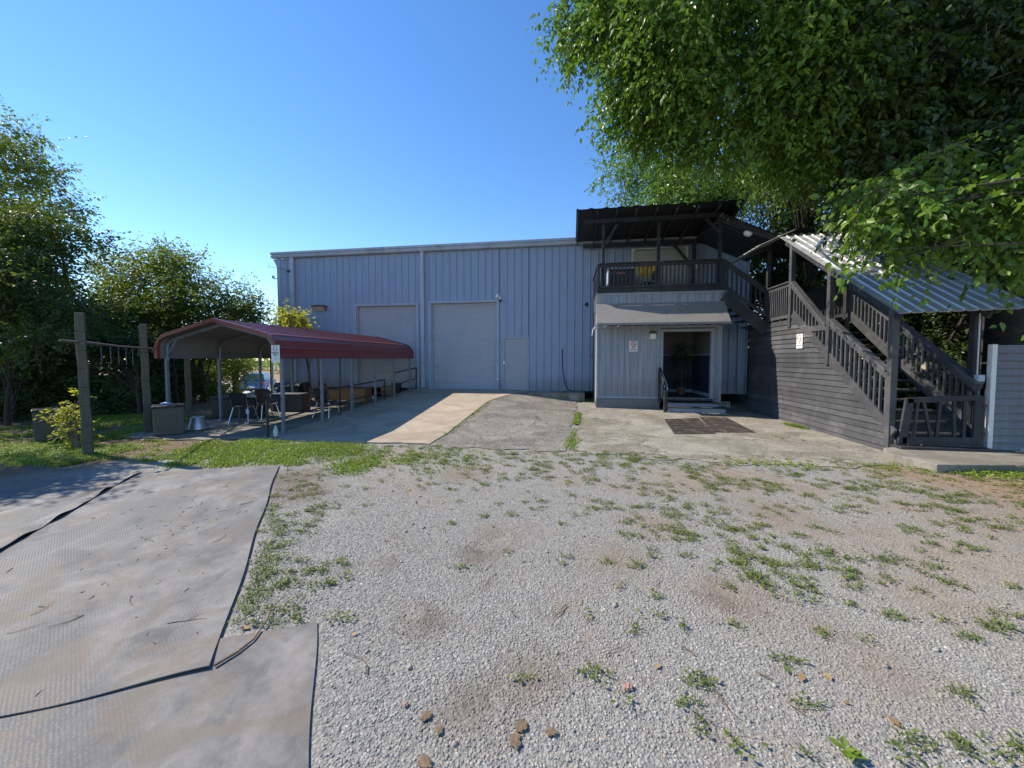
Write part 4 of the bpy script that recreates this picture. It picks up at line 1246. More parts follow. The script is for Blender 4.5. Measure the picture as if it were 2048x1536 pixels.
MB().hexa([(-.10, -.13, -.12), (.10, -.13, -.12), (.10, -.0, -.12), (-.10, 0, -.12), (-.085, -.12, .058), (.085, -.12, .058), (.085, 0, .058), (-.085, 0, .058)]).build('glass', M('frosted_glass', (.72, .70, .62), .3, .04), t, bevel=.008)

# entry steps with hand rail
t = empty('entry_steps', (3.75, PY - .3, 0), 0, 'two pale-riser entry steps with dark treads and one newel hand rail', 'steps')
for z, y0, w0, w1 in ((.355, PY - .38, 2.98, 4.60), (.235, PY - .70, 2.98, 4.70)):
    mb = MB(); mb.box(w0, w1, y0 + .02, y0 + .34, z - .03, z); W(mb.build('tread', MAT['dark_tread'], bevel=.005), t)
    mb = MB(); mb.box(w0 + .02, w1 - .04, y0 + .04, y0 + .06, z - .16, z - .031); W(mb.build('riser', MAT['porch_trim'], bevel=.003), t)
mb = MB()
mb.box(2.86, 2.96, PY - .74, PY - .64, .02, .74); W(mb.build('newel_post', MAT['dark_wood'], bevel=.006), t)
mb = MB(); mb.box(2.82, 2.90, PY - .14, PY - .05, .30, 1.40); W(mb.build('newel_post', MAT['dark_wood'], bevel=.006), t)
mb = MB(); mb.bar((2.9, PY - .72, .86), (2.86, PY - .06, 1.42), .05, .12); W(mb.build('hand_rail', MAT['dark_wood'], bevel=.005), t)
mb = MB(); mb.tube([(2.955, PY - .70, .80), (2.96, PY - .62, .92), (2.93, PY - .2, 1.25)], .016, 7); W(mb.build('grab_bar', MAT['white'], smooth=True), t)

# potted ficus
t = empty('potted_ficus', (3.95, 14.35, OZ0), 0, 'dark potted ficus standing inside the porch opening', 'plant')
MB().lathe([(.11, 0), (.15, .22), (.16, .225), (.16, .25), (.13, .252)], n=20).build('pot', MAT['terracotta'], t, smooth=True)
MB().tube([(0, 0, .2), (.02, .01, .6), (-.01, .0, 1.0), (.03, .02, 1.4)], [.022, .018, .015, .008], 7).build('stem', MAT['bark'], t, smooth=True)


# rubber entrance mats with open slots
def slot_mat(c, label):
    c = [Vector((x, y, gz(x, y) + .016)) for x, y in c]
    t = empty('entrance_mat', c[0], 0, label, 'door mat', 'slotted rubber mats before the entry')
    mb = MB(); loc = c[0]
    L = lambda u, v: (c[0] * (1 - u) * (1 - v) + c[1] * u * (1 - v) + c[2] * u * v + c[3] * (1 - u) * v) - loc
    n = 34
    for i in range(n + 1): mb.bar(L(i / n, 0), L(i / n, 1), .013 if i % 11 else .03, .018)
    for i in range(7): mb.bar(L(0, i / 6) + Vector((0, 0, .001)), L(1, i / 6) + Vector((0, 0, .001)), .012 if i not in (0, 3, 6) else .03, .02)
    mb.build('grid', M('mat_rubber', (.045, .038, .034), .75, .3, 8, (.2, .15, .1), .3, 3), t)
    return t
slot_mat([(2.58, 10.85), (3.55, 11.15), (3.27, 9.15), (2.36, 9.0)], 'slotted rubber mat before the entry steps, on the warehouse door side')
slot_mat([(3.66, 11.36), (4.36, 11.36), (4.22, 9.42), (3.30, 9.30)], 'slotted rubber mat before the entry steps, nearest the charcoal stair wall')

# ------------------------------------------------------------------ outdoor stair
XS, XR = 5.85, 7.12
st = empty('outdoor_stair', (6.4, 9.6, 0), 0, 'charcoal wooden outdoor stair with lap-sided wall, railings and metal roof', 'stair')
LZ = 2.78
def diag(y): return LZ + .22 if y >= 11.05 else .36 + (y - 7.85) * (LZ + .22 - .36) / (11.05 - 7.85)
# lap siding on the wall facing the entry
mb = MB()
pl = .128
rr = random.Random(4)
for i in range(24):
    z0, z1 = -.02 + i * pl, -.02 + (i + 1) * pl + .006
    zc = max(z0, .0)
    def yl(z): return 7.86 if z < .36 else 7.85 + (z - .36) * 3.2 / (LZ + .22 - .36)
    ya, yb = yl(z0), yl(z1)
    if z1 > LZ + .14: break
    jit = rr.uniform(-.004, .004)
    cuts = [ya] + ([rr.uniform(8.6, 11.5)] if i % 3 == 1 else []) + [13.55]
    for q in range(len(cuts) - 1):
        a0, b0 = cuts[q] + (.0 if q == 0 else .003), cuts[q + 1] - .003
        a1 = yb if q == 0 else a0
        if a1 >= b0: continue
        s = jit + rr.uniform(-.003, .003)
        mb.hexa([(XS - .03 + s, a0, z0), (XS + .01, a0, z0), (XS + .01, b0, z0), (XS - .03 + s, b0, z0), (XS - .006, a1, z1), (XS + .01, a1, z1), (XS + .01, b0, z1), (XS - .006, b0, z1)])
W(mb.build('side_wall', MAT['siding']), st)
# slanting trim and stringers
for x, nm in ((XS + .0, 'stringer'), (XR + .03, 'stringer')):
    mb = MB(); mb.bar((x, 11.12, LZ + .16), (x, 7.83, .36), .05, .20); W(mb.build(nm, MAT['siding'], bevel=.006), st)
nr = 13
for i in range(nr):
    z = LZ - .185 * (i + 1) ; y = 11.12 - .247 * (i + 1) + .02
    if z < .2: break
    mb = MB(); mb.box(XS + .03, XR, y - .02, y + .255, z - .04, z); W(mb.build('tread', MAT['dark_tread'], bevel=.005), st)
mb = MB(); mb.box(XS - .02, XR + .15, 7.62, 7.87, .10, .175); mb.box(XS - .0, XR + .15, 7.62, 7.65, -.0, .098)
W(mb.build('bottom_step', MAT['dark_wood'], bevel=.006), st)
mb = MB(); mb.box(XS + .03, XR + .1, 7.8, 7.9, .176, .26); W(mb.build('tread', MAT['dark_tread']), st)
mb = MB(); mb.box(XS, XR + .1, 11.1, 13.9, LZ - .06, LZ); W(mb.build('landing', MAT['dark_tread']), st)
# posts
for y, zb, zt in ((11.22, LZ - .2, 4.93), (9.66, 1.6, 3.80), (7.92, .05, 2.70)):
    mb = MB(); mb.box(XS - .055, XS + .055, y - .055, y + .055, zb, zt); W(mb.build('post', MAT['siding'], bevel=.008), st)
for y, zb, zt in ((11.22, 0, 4.9), (9.66, 0, 3.75), (7.98, .05, 2.62), (13.8, 0, 5.1)):
    mb = MB(); mb.box(XR, XR + .11, y - .055, y + .055, zb, zt); W(mb.build('post', MAT['dark_wood'], bevel=.008), st)
mb = MB(); mb.box(XS - .05, XS + .05, 12.40, 12.50, LZ - .1, 5.0); W(mb.build('post', MAT['dark_wood'], bevel=.008), st)
# railings: two slanting runs on the open side, one on the far side, landing, upper flight
def slant(p, q, nb, mat, drop, bw=.038):
    p = Vector(p); q = Vector(q)
    mb = MB()
    mb.bar(p - Vector((0, 0, .07)), q - Vector((0, 0, .07)), .042, .14); mb.bar(p + Vector((0, 0, .02)), q + Vector((0, 0, .02)), .13, .036)
    o = W(mb.build('railing', mat, bevel=.005), st)
    for i in range(nb):
        c = p.lerp(q, (i + .5) / nb); d = p.y + (q.y - p.y) * (i + .5) / nb
        rr = random.Random(int(c.y * 1733 + c.x * 37)); j = rr.uniform(-.006, .006)
        m2 = MB(); m2.bar((c.x + .03, c.y + j, drop(c.y) if callable(drop) else c.z - drop), (c.x + .03, c.y, c.z - .02), bw, bw)
        m2.build('baluster', mat).parent = o
    return o
slant((XS - .02, 11.16, 3.78), (XS - .02, 9.70, 2.50), 11, MAT['siding'], lambda y: diag(y) - .03)
slant((XS - .02, 9.60, 2.63), (XS - .02, 7.97, 1.50), 12, MAT['siding'], lambda y: diag(y) - .03)
rr_ = slant((XR + .02, 11.1, 3.72), (XR + .02, 7.82, 1.28), 27, MAT['siding'], .80)
mb = MB(); mb.bar((XR + .05, 11.1, 3.72 - .78), (XR + .05, 7.82, 1.28 - .78), .04, .09); mb.build('lower_rail', MAT['siding']).parent = rr_
rail_run(st, (XS, 11.28, LZ), (XS, 12.38, LZ), 1.02, .12, 11, MAT['siding'], bw=.034)
rail_run(st, (XR + .05, 11.3, LZ), (XR + .05, 13.7, LZ), 1.0, .12, 18, MAT['dark_wood'])
# upper flight from deck down to the landing
for i in range(6):
    x = 4.68 + i * .19; z = DZ - .19 * (i + 1)
    mb = MB(); mb.box(x, x + .24, 12.62, 13.75, z - .04, z); W(mb.build('tread', MAT['dark_tread']), st)
mb = MB(); mb.bar((4.68, 12.62, 3.70), (5.84, 12.46, 2.60), .05, .34); W(mb.build('stringer', MAT['dark_wood']), st)
p, q = Vector((4.69, 12.60, 4.74)), Vector((5.84, 12.46, 3.78))
mb = MB(); mb.bar(p - Vector((0, 0, .06)), q - Vector((0, 0, .06)), .04, .12); mb.bar(p + Vector((0, 0, .02)), q + Vector((0, 0, .02)), .12, .035)
mb.bar(p - Vector((0, 0, .76)), q - Vector((0, 0, .76)), .04, .09)
o = W(mb.build('railing', MAT['dark_wood']), st)
for i in range(9):
    c = p.lerp(q, (i + .5) / 9); m2 = MB(); m2.bar(c - Vector((0, 0, .78)), c, .038, .038); m2.build('baluster', MAT['dark_wood']).parent = o
# roofs
def sheet(name, p00, p10, p11, p01, mat, n=14, rib=.03, th=.012, parent=None):
    """ribbed sheet; ribs run from edge 0 (p00-p10) to edge 1 (p01-p11)"""
    P = [Vector(p) for p in (p00, p10, p11, p01)]
    nrm = (P[1] - P[0]).cross(P[3] - P[0]).normalized()
    if nrm.z < 0: nrm = -nrm
    mb = MB(); fr = []
    for i in range(n):
        for f, h in ((0, 0), (.78, 0), (.84, rib), (.94, rib)): fr.append(((i + f) / n, h))
    fr.append((1, 0))
    for s, h in fr:
        a = P[0].lerp(P[1], s) + nrm * h; b = P[3].lerp(P[2], s) + nrm * h
        mb.v += [tuple(a), tuple(b), tuple(a - nrm * th), tuple(b - nrm * th)]
    for i in range(len(fr) - 1):
        a = 4 * i; b = a + 4
        mb.f += [(a, b, b + 1, a + 1), (a + 2, a + 3, b + 3, b + 2), (a, a + 2, b + 2, b), (a + 1, b + 1, b + 3, a + 3)]
    o = mb.build(name, mat)
    return W(o, parent) if parent else o
sheet('stair_roof', (5.70, 7.62, 2.55), (7.75, 7.62, 2.60), (7.75, 11.72, 5.26), (5.70, 11.72, 5.20), MAT['galv_roof'], 10, .028, parent=st)
sheet('landing_roof', (5.2, 11.6, 4.92), (5.2, 14.2, 4.92), (6.2, 14.2, 5.36), (6.2, 11.6, 5.36), MAT['galv_roof'], 10, .025, parent=st)
sheet('landing_roof', (7.8, 11.6, 5.0), (7.8, 14.2, 5.0), (6.2, 14.2, 5.362), (6.2, 11.6, 5.362), MAT['black_roof'], 10, .025, parent=st)
sheet('flight_roof', (4.55, 12.45, 6.17), (4.55, 15.1, 6.17), (6.35, 15.1, 5.30), (6.35, 12.45, 5.30), MAT['black_roof'], 10, .02, parent=st)
for x in (XS - .02, XR + .06):
    mb = MB(); mb.bar((x, 11.5, 4.93), (x, 7.75, 2.50), .05, .12); W(mb.build('roof_beam', MAT['dark_wood']), st)
for i in range(6):
    y = 7.9 + i * .7; mb = MB(); mb.bar((5.75, y, 2.505 + (y - 7.62) * .648), (7.7, y, 2.535 + (y - 7.62) * .648), .09, .04); W(mb.build('purlin', MAT['rafter']), st)
mb = MB(); mb.bar((4.7, 12.5, 5.98), (6.3, 12.5, 5.2), .05, .14); W(mb.build('roof_beam', MAT['dark_wood']), st)
mb = MB(); mb.bar((5.3, 12.45, 4.86), (5.9, 12.45, 5.1), .05, .12); W(mb.build('roof_beam', MAT['dark_wood']), st)
t = empty('dome_light', (5.40, 12.85, 5.62), 0, 'white dome light under the dark roof of the upper stair flight', 'ceiling light')
o = MB().lathe([(.0, -.05), (.09, -.04), (.12, 0), (.125, .03), (.125, .045)], n=20).build('glass', M('opal_glass', (.8, .8, .76), .3, .03), t, smooth=True)
o.rotation_euler = (0, R(25), 0)
o = MB().lathe([(.13, .046), (.13, .07), (.06, .071)], n=20).build('base', MAT['rail_black'], t); o.rotation_euler = (0, R(25), 0)
no_smoking((XS - .035, 10.72, 2.195), R(-90), .26, .37, 'white no smoking sign with faded red ring on the charcoal lap siding of the stair', 'ink_faded', 'ink_grey')
# utility box and conduit on the stair post
t = empty('switch_box', (7.18, 7.90, 1.40), 0, 'small grey switch box on the dark post at the stair foot', 'switch box')
MB().box(-.045, .055, -.06, .02, -.06, .06).build('cover', MAT['gutter'], t, bevel=.006)
MB().tube([(-.035, -.02, .06), (-.035, -.02, 1.15)], .012, 6).build('conduit', MAT['galv'], t)
MB().tube([(.0, -.02, .27), (.16, -.03, .27), (.62, -.06, .255)], .008, 6).build('cable', MAT['galv'], t)

# gate at the stair foot
t = empty('wooden_gate', (6.62, 7.80, .19), 0, 'crooked charcoal wooden gate across the foot of the stair', 'gate')
mb = MB(); mb.bar((-.60, 0, .80), (.52, 0, .87), .045, .10); mb.bar((-.66, 0, .07), (.52, 0, .10), .045, .13)
mb.bar((-.66, 0, .0), (-.56, 0, .84), .13, .045, (0, 1, 0)); mb.bar((.50, 0, .02), (.50, 0, .90), .14, .046, (0, 1, 0))
mb.build('frame', MAT['dark_wood'], t, bevel=.006)
for xa, xb in ((-.47, -.43), (-.20, -.34), (-.12, -.08), (.16, .13), (.30, .29)):
    MB().bar((xa, .005, .12), (xb, .005, .80), .045, .035, (0, 1, 0)).build('slat', MAT['dark_wood'], t)
for z in (.2, .7): MB().box(.55, .60, -.03, .0, z, z + .06).build('hinge', MAT['rail_black'], t)

# plank fence with white corner board
t = empty('plank_fence', (7.36, 7.88, 0), 0, 'blue-grey lap-plank fence with a white corner board at the right edge', 'fence')
mb = MB(); rr = random.Random(9)
for i in range(15):
    z0 = .0 + i * .132; s = rr.uniform(-.004, .004)
    mb.hexa([(.03, -.040 + s, z0), (3.4, -.040 - s, z0), (3.4, .02, z0), (.03, .02, z0), (.03, -.004, z0 + .138), (3.4, -.004, z0 + .138), (3.4, .02, z0 + .138), (.03, .02, z0 + .138)])
mb.build('planks', streak_paint('fence_paint', (.165, .17, .18), (.24, .24, .245), .6), t)
MB().box(-.04, .035, -.045, .04, -.03, 2.0).build('corner_board', MAT['white'], t, bevel=.005)
mb = MB()
for x in (1.2, 2.4, 3.35): mb.box(x, x + .09, .02, .11, 0, 1.95)
mb.build('posts', MAT['dark_wood'], t)
MB().hexa([(.45, -.06, 0), (1.6, -.06, 0), (1.6, -.03, 0), (.45, -.03, 0), (.45, -.05, .17), (1.6, -.05, .17), (1.6, -.03, .17), (.45, -.03, .17)]).build('loose_board', M('loose_board', (.33, .34, .37), .6, .1), t, bevel=.005)

# small things near the stair
t = empty('wire_basket', (5.15, 13.55, .06), R(15), 'small white wire basket in the dark gap between porch and stair wall', 'basket')
mb = MB()
for z in (0, .11, .22): mb.tube([(.14 * math.cos(a), .12 * math.sin(a), z) for a in np.linspace(0, 2 * PI, 17)], .008, 5)
mb.build('hoops', MAT['white'], t)
mb = MB()
for k in range(8): a = k * PI / 4; mb.tube([(.14 * math.cos(a), .12 * math.sin(a), 0), (.14 * math.cos(a), .12 * math.sin(a), .22)], .006, 5)
mb.build('ribs', MAT['white'], t)
t = empty('pale_shoes', (7.35, 9.0, 1.50), R(30), 'cream sack lying on a ledge behind the right stair railing', 'sack')
mb = MB(); mb.tube([(-.22, 0, .08), (-.1, .02, .09), (.05, 0, .06), (.2, .0, -.02)], [.06, .1, .1, .06], 10); mb.build('sack_body', M('cream_cloth', (.62, .52, .38), .9, .1), t, smooth=True)
mb = MB(); mb.box(-.3, .3, -.15, .15, -.07, -.02); mb.build('shelf_board', MAT['dark_wood'], t)
t.name = 'cloth_sack'

# ------------------------------------------------------------------ rubber sheets on the gravel
def rubber_sheet(name, c, z, wav, lift, label, n=44, m=60, th=.006):
    """bilinear quad c0..c3 (c0-c1 first edge) as a thin sheet with gentle waves; lift(u,v) raises edges"""
    c = [np.array(p, float) for p in c]
    u, v = np.meshgrid(np.linspace(0, 1, n), np.linspace(0, 1, m), indexing='ij')
    P = (c[0][None, None] * ((1 - u) * (1 - v))[..., None] + c[1][None, None] * (u * (1 - v))[..., None] + c[2][None, None] * (u * v)[..., None] + c[3][None, None] * ((1 - u) * v)[..., None])
    X, Y = P[..., 0], P[..., 1]
    edge = np.minimum(np.minimum(u, 1 - u), np.minimum(v, 1 - v))
    X = X + .012 * np.sin(v * 17 + 1) * (1 - np.clip(edge * 8, 0, 1)); Y = Y + .012 * np.sin(u * 15) * (1 - np.clip(edge * 8, 0, 1))
    Zt = z + wav * (np.sin(X * 2.3 + Y * .9) * .6 + np.sin(Y * 3.1 - X * 1.4 + 1) * .5 + np.sin(X * 5.1 + Y * 4.3) * .2) + lift(u, v)
    V = np.concatenate([np.stack([X, Y, Zt], -1).reshape(-1, 3), np.stack([X, Y, Zt - th], -1).reshape(-1, 3)])
    i, j = np.meshgrid(np.arange(n - 1), np.arange(m - 1), indexing='ij')
    a = (i * m + j).ravel(); k = n * m
    F = [np.stack([a, a + m, a + m + 1, a + 1], -1), np.stack([a + k, a + k + 1, a + k + m + 1, a + k + m], -1)]
    rim = [q * m for q in range(n)] + [(n - 1) * m + q for q in range(1, m)] + [q * m + m - 1 for q in range(n - 2, -1, -1)] + [q for q in range(m - 2, 0, -1)]
    rim = np.array(rim); nx = np.roll(rim, -1)
    F.append(np.stack([rim, rim + k, nx + k, nx], -1))
    o = np_mesh(name, V, np.concatenate(F), MAT['rubber'], smooth=False)
    return tag(o, label, 'rubber mat', 'rubber sheets laid on the gravel')
rubber_sheet('rubber_mat', [(-1.66, 2.18), (-.28, .18), (-2.9, -1.3), (-4.15, .95)], .013, .0022, lambda u, v: 0 * u, 'clean embossed rubber mat lying under the others at the near left corner')
rubber_sheet('rubber_mat', [(-6.49, 4.67), (-4.69, 5.36), (-1.98, 1.73), (-3.80, .72)], .0215, .0028,
             lambda u, v: .008 * np.clip((v - .95) / .05, 0, 1) * (1 + np.sin(u * 7)), 'large dusty rubber mat in the middle, strewn with twigs')
rubber_sheet('rubber_mat', [(-7.78, 3.95), (-6.47, 4.69), (-4.40, 1.55), (-6.2, .3)], .031, .003,
             lambda u, v: (.014 + .012 * np.sin(v * 31) + .010 * np.sin(v * 53 + 1)) * np.clip((u - .92) / .08, 0, 1) + 0 * v, 'rubber mat at the far left edge dappled by tree shade')

# ------------------------------------------------------------------ foliage
def norm(a): return a / np.maximum(np.linalg.norm(a, axis=-1, keepdims=True), 1e-6)


def leaves(C, Rd, n, size, seed, droop=.5, spray=11, slen=.55, flat=.75, up=.35, inner=.25, wid=.55, clump=0, ovate=False):
    """leaf sprays spread through a set of ellipsoids: vertex and face arrays"""
    g = np.random.default_rng(seed)
    C = np.asarray(C, float); Rd = np.asarray(Rd, float)
    if clump:
        dd = norm(g.normal(size=(len(C), clump, 3))) * (.45 + .5 * g.random((len(C), clump, 1)))
        C = (C[:, None] + dd * Rd[:, None, None] * np.array([1, 1, flat])).reshape(-1, 3)
        Rd = (Rd[:, None] * (.28 + .26 * g.random((len(Rd), clump)))).ravel()
    if Rd.ndim == 1: Rd = np.stack([Rd, Rd, Rd * flat], 1)
    S = max(1, n // spray)
    w = Rd[:, 0] ** 2.2; w /= w.sum()
    ci = g.choice(len(C), S, p=w)
    d = norm(g.normal(size=(S, 3)))
    r = (inner + (1 - inner) * g.random(S) ** .55)[:, None]
    r = r * (1 + .18 * g.normal(size=(S, 1)))
    o = C[ci] + d * r * Rd[ci]
    ax = norm(d * .8 + g.normal(size=(S, 3)) * .55 + np.array([0, 0, -droop * .6]))
    L = slen * (.6 + .8 * g.random(S))
    # every leaf of every spray
    t = np.linspace(.05, 1, spray)[None, :] + g.normal(size=(S, spray)) * .03
    pos = o[:, None] + ax[:, None] * (t * L[:, None])[..., None]
    pos[..., 2] -= droop * .35 * (t ** 2) * L[:, None]
    pos += g.normal(size=pos.shape) * .02 * slen
    side = norm(np.cross(ax, np.array([0, 0, 1.0]) + g.normal(size=(S, 3)) * .3))
    sg = np.where(np.arange(spray) % 2 == 0, 1, -1)[None, :, None]
    la = norm(side[:, None] * sg * .8 + ax[:, None] * .55 + np.array([0, 0, -droop * .9]) * (.5 + g.random((S, spray, 1))) + g.normal(size=(S, spray, 3)) * .28)
    nr = norm(np.array([0, 0, 1.0]) * up + d[:, None] * .35 + g.normal(size=(S, spray, 3)) * .6)
    wv = norm(np.cross(la, nr))
    nn = np.cross(wv, la)
    sz = (size * (.6 + .75 * g.random((S, spray, 1))))
    p0 = pos; tip = pos + la * sz - np.array([0, 0, 1.0]) * sz * .08 * droop
    m1 = pos + la * sz * .42 + wv * sz * wid * .5 + nn * sz * .09
    m2 = pos + la * sz * .42 - wv * sz * wid * .5 + nn * sz * .09
    if ovate:
        q = lambda t, w_, u_: pos + la * sz * t + wv * sz * wid * w_ + nn * sz * u_
        V = np.stack([p0, q(.22, .42, .06), q(.55, .40, .08), tip, q(.55, -.40, .08), q(.22, -.42, .06)], 2).reshape(-1, 3)
        b = np.arange(len(V) // 6) * 6
        F = np.concatenate([np.stack([b, b + i, b + i + 1], 1) for i in (1, 2, 3, 4)])
        return V, F, (o, ax, L)
    V = np.stack([p0, m1, tip, m2], 2).reshape(-1, 3)
    k = len(V) // 4
    b = np.arange(k) * 4
    F = np.concatenate([np.stack([b, b + 1, b + 2], 1), np.stack([b, b + 2, b + 3], 1)])
    return V, F, (o, ax, L)


def crown(parent, C, Rd, n, size, seed, mat, twigs=400, **kw):
    V, F, (o, ax, L) = leaves(C, Rd, n, size, seed, **kw)
    f = np_mesh('crown', V, F, mat, parent)
    f.location = -Vector(parent.location) if parent else (0, 0, 0)
    # twigs along a share of the sprays
    g = np.random.default_rng(seed + 5)
    pick = g.choice(len(o), min(twigs, len(o)), replace=False)
    a = o[pick] - ax[pick] * .35 * L[pick, None]; b = o[pick] + ax[pick] * L[pick, None] * .9
    s = norm(np.cross(b - a, g.normal(size=a.shape))) * .008; s2 = norm(np.cross(b - a, s)) * .008
    Vt = np.stack([a + s, a - .5 * s + s2, a - .5 * s - s2, b], 1).reshape(-1, 3)
    q = np.arange(len(pick)) * 4
    Ft = np.concatenate([np.stack([q, q + 1, q + 3], 1), np.stack([q + 1, q + 2, q + 3], 1), np.stack([q + 2, q, q + 3], 1)])
    tw = np_mesh('twigs', Vt, Ft, MAT['bark'], parent); tw.location = f.location; tw['kind'] = 'stuff'
    return f


def limbs(parent, base, h, r0, targets, mat, seed=1, lean=(0, 0), rise=0):
    """tapered trunk and limbs reaching to the crown's clumps"""
    rr = random.Random(seed)
    bx, by, bz = base
    mb = MB()
    pts = [(bx + lean[0] * f + rr.uniform(-.06, .06) * f * 2, by + lean[1] * f + rr.uniform(-.06, .06) * f * 2, bz + h * f) for f in (0, .04, .2, .45, .7, 1)]
    mb.tube(pts, [r0 * 1.5, r0 * 1.12, r0, r0 * .85, r0 * .6, r0 * .25], 12)
    top = pts[3:]
    for c in targets:
        c = Vector(c)
        s = Vector(rr.choice(pts[2:5] if rise < 1 else pts[3:6]))
        m1 = s.lerp(c, .4) + Vector((rr.uniform(-.3, .3), rr.uniform(-.3, .3), .35 + rise))
        m2 = s.lerp(c, .75) + Vector((rr.uniform(-.25, .25), rr.uniform(-.25, .25), .15))
        rb = min(.09, r0 * rr.uniform(.22, .36))
        mb.tube([s, m1, m2, c], [rb, rb * .7, rb * .4, rb * .12], 7)
    o = mb.build('trunk', mat, parent, smooth=True)
    o.location = -Vector(parent.location)
    return o


def tree(label, base, h, r0, cl, n, size, seed, lm, bark='bark', cat='tree', name='tree', group=None, lean=(0, 0), nl=10, world=False, clump=8, rise=0, **kw):
    t = empty(name, base, 0, label, cat, group)
    C = [c[:3] if world else at(*c[:3]) for c in cl]
    Rd = [c[-1] for c in cl]
    limbs(t, base, h, r0, [C[i] for i in range(0, len(C), max(1, len(C) // nl))], MAT[bark], seed, lean, rise)
    crown(t, C, Rd, n, size, seed, LEAF[lm], clump=clump, **kw)
    return t


# large shade tree whose limbs hang over the yard from the right
A = [(1120, 85, 8.6, 0.42), (1165, 55, 8.4, 0.5), (1205, 90, 8.2, 0.45), (1170, 5, 8.2, 0.7), (1270, 40, 7.9, 0.9), (1270, 130, 7.9, 0.65), (1248, 215, 8.2, 0.45), (1300, 215, 8.0, 0.75), (1285, 262, 8.6, 0.5), (1380, 60, 7.4, 1.1), (1400, 190, 7.6, 0.95), (1370, 262, 8.4, 0.75), (1500, 110, 7.4, 1.2), (1500, 250, 7.8, 1.0), (1600, 40, 7.2, 1.3), (1600, 200, 7.6, 1.2), (1590, 292, 8.4, 0.9), (1300, -120, 8, 1.5), (1500, -120, 7.6, 1.8), (1350, -60, 8.6, 1.2), (1420, 120, 8.8, 1.0), (1560, 262, 9.2, 1.2), (1600, 100, 9.2, 1.6), (1480, 10, 9.0, 1.3), (1620, 292, 8.0, 0.8), (1660, 180, 7.4, 0.9)]
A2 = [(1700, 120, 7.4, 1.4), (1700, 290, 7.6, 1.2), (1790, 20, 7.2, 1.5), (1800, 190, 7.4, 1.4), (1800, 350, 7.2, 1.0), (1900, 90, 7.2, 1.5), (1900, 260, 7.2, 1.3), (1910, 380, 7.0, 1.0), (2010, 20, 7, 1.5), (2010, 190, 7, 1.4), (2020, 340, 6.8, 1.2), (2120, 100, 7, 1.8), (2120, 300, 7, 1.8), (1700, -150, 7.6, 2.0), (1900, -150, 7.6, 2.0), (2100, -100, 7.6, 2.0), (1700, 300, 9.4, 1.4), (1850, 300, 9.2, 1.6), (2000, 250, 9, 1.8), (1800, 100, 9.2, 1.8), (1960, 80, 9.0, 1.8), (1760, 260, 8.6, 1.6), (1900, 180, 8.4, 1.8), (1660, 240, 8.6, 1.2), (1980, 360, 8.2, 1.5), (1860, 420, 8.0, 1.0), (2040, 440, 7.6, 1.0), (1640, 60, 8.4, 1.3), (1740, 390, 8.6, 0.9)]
tree('bright leafy tree whose boughs reach farthest left into the sky above the porch roof', (9.8, 17.0, 0), 8.5, .22, A, 96000, .108, 21, 'bright', 'dark_bark', 'tree', 'shade_tree', nl=9, rise=1.6, lean=(-.6, -.3), droop=.75, slen=.6, twigs=1100, wid=.58, ovate=True)
tree('huge dark shade tree filling the top right above the stair', (10.6, 10.9, 0), 9.5, .42, A2, 125000, .11, 22, 'deep', 'dark_bark', 'tree', 'shade_tree', nl=12, lean=(-.6, -.3), droop=.75, slen=.6, twigs=700, wid=.62, ovate=True)  # right part of the canopy, its inner shade painted by the darker leaf
tA = [o for o in scn.objects if o.name.startswith('shade_tree') and o.parent is None][0]
for pts in ([(1275, 140, 8.2), (1240, 150, 8.15), (1205, 158, 8.1), (1170, 152, 8.1), (1142, 150, 8.1)], [(1205, 158, 8.1), (1190, 142, 8.1), (1175, 130, 8.1)],
            [(1300, 240, 8.4), (1255, 262, 8.4), (1222, 280, 8.4), (1192, 286, 8.4), (1172, 272, 8.4)], [(1222, 280, 8.4), (1205, 262, 8.4), (1182, 258, 8.4)]):
    P_ = [Vector(at(*q)) - Vector(tA.location) for q in pts]
    MB().tube(P_, [.010 * (1 - .75 * i / (len(P_) - 1)) for i in range(len(P_))], 5).build('bare_twig', MAT['dark_bark'], tA)
# low bough with big leaves in front of the stair roof
B = [(1735, 405, 5.9, .34), (1690, 440, 5.9, .16), (1745, 445, 5.8, .24), (1800, 412, 5.7, .38), (1800, 478, 5.7, .22), (1705, 525, 5.8, .10), (1738, 500, 5.8, .12), (1860, 430, 5.6, .38), (1875, 500, 5.5, .2), (1930, 390, 5.6, .5), (1945, 455, 5.4, .26),
     (2025, 420, 5.3, .46), (2040, 545, 5.2, .20), (2060, 370, 5.5, .7), (2130, 460, 5.3, .8), (1850, 360, 6.0, .55), (2012, 510, 5.3, .14), (1770, 350, 6.2, .5)]
tree('low drooping bough of a broad-leaved tree hanging in front of the metal stair roof', (9.6, 4.2, 0), 4.6, .16, B, 4800, .11, 33, 'bright', 'dark_bark', 'tree', 'broad_leaved_tree', nl=6, droop=.9, slen=.55, spray=9, twigs=200, wid=.74, clump=4, ovate=True, lean=(-.4, .2))
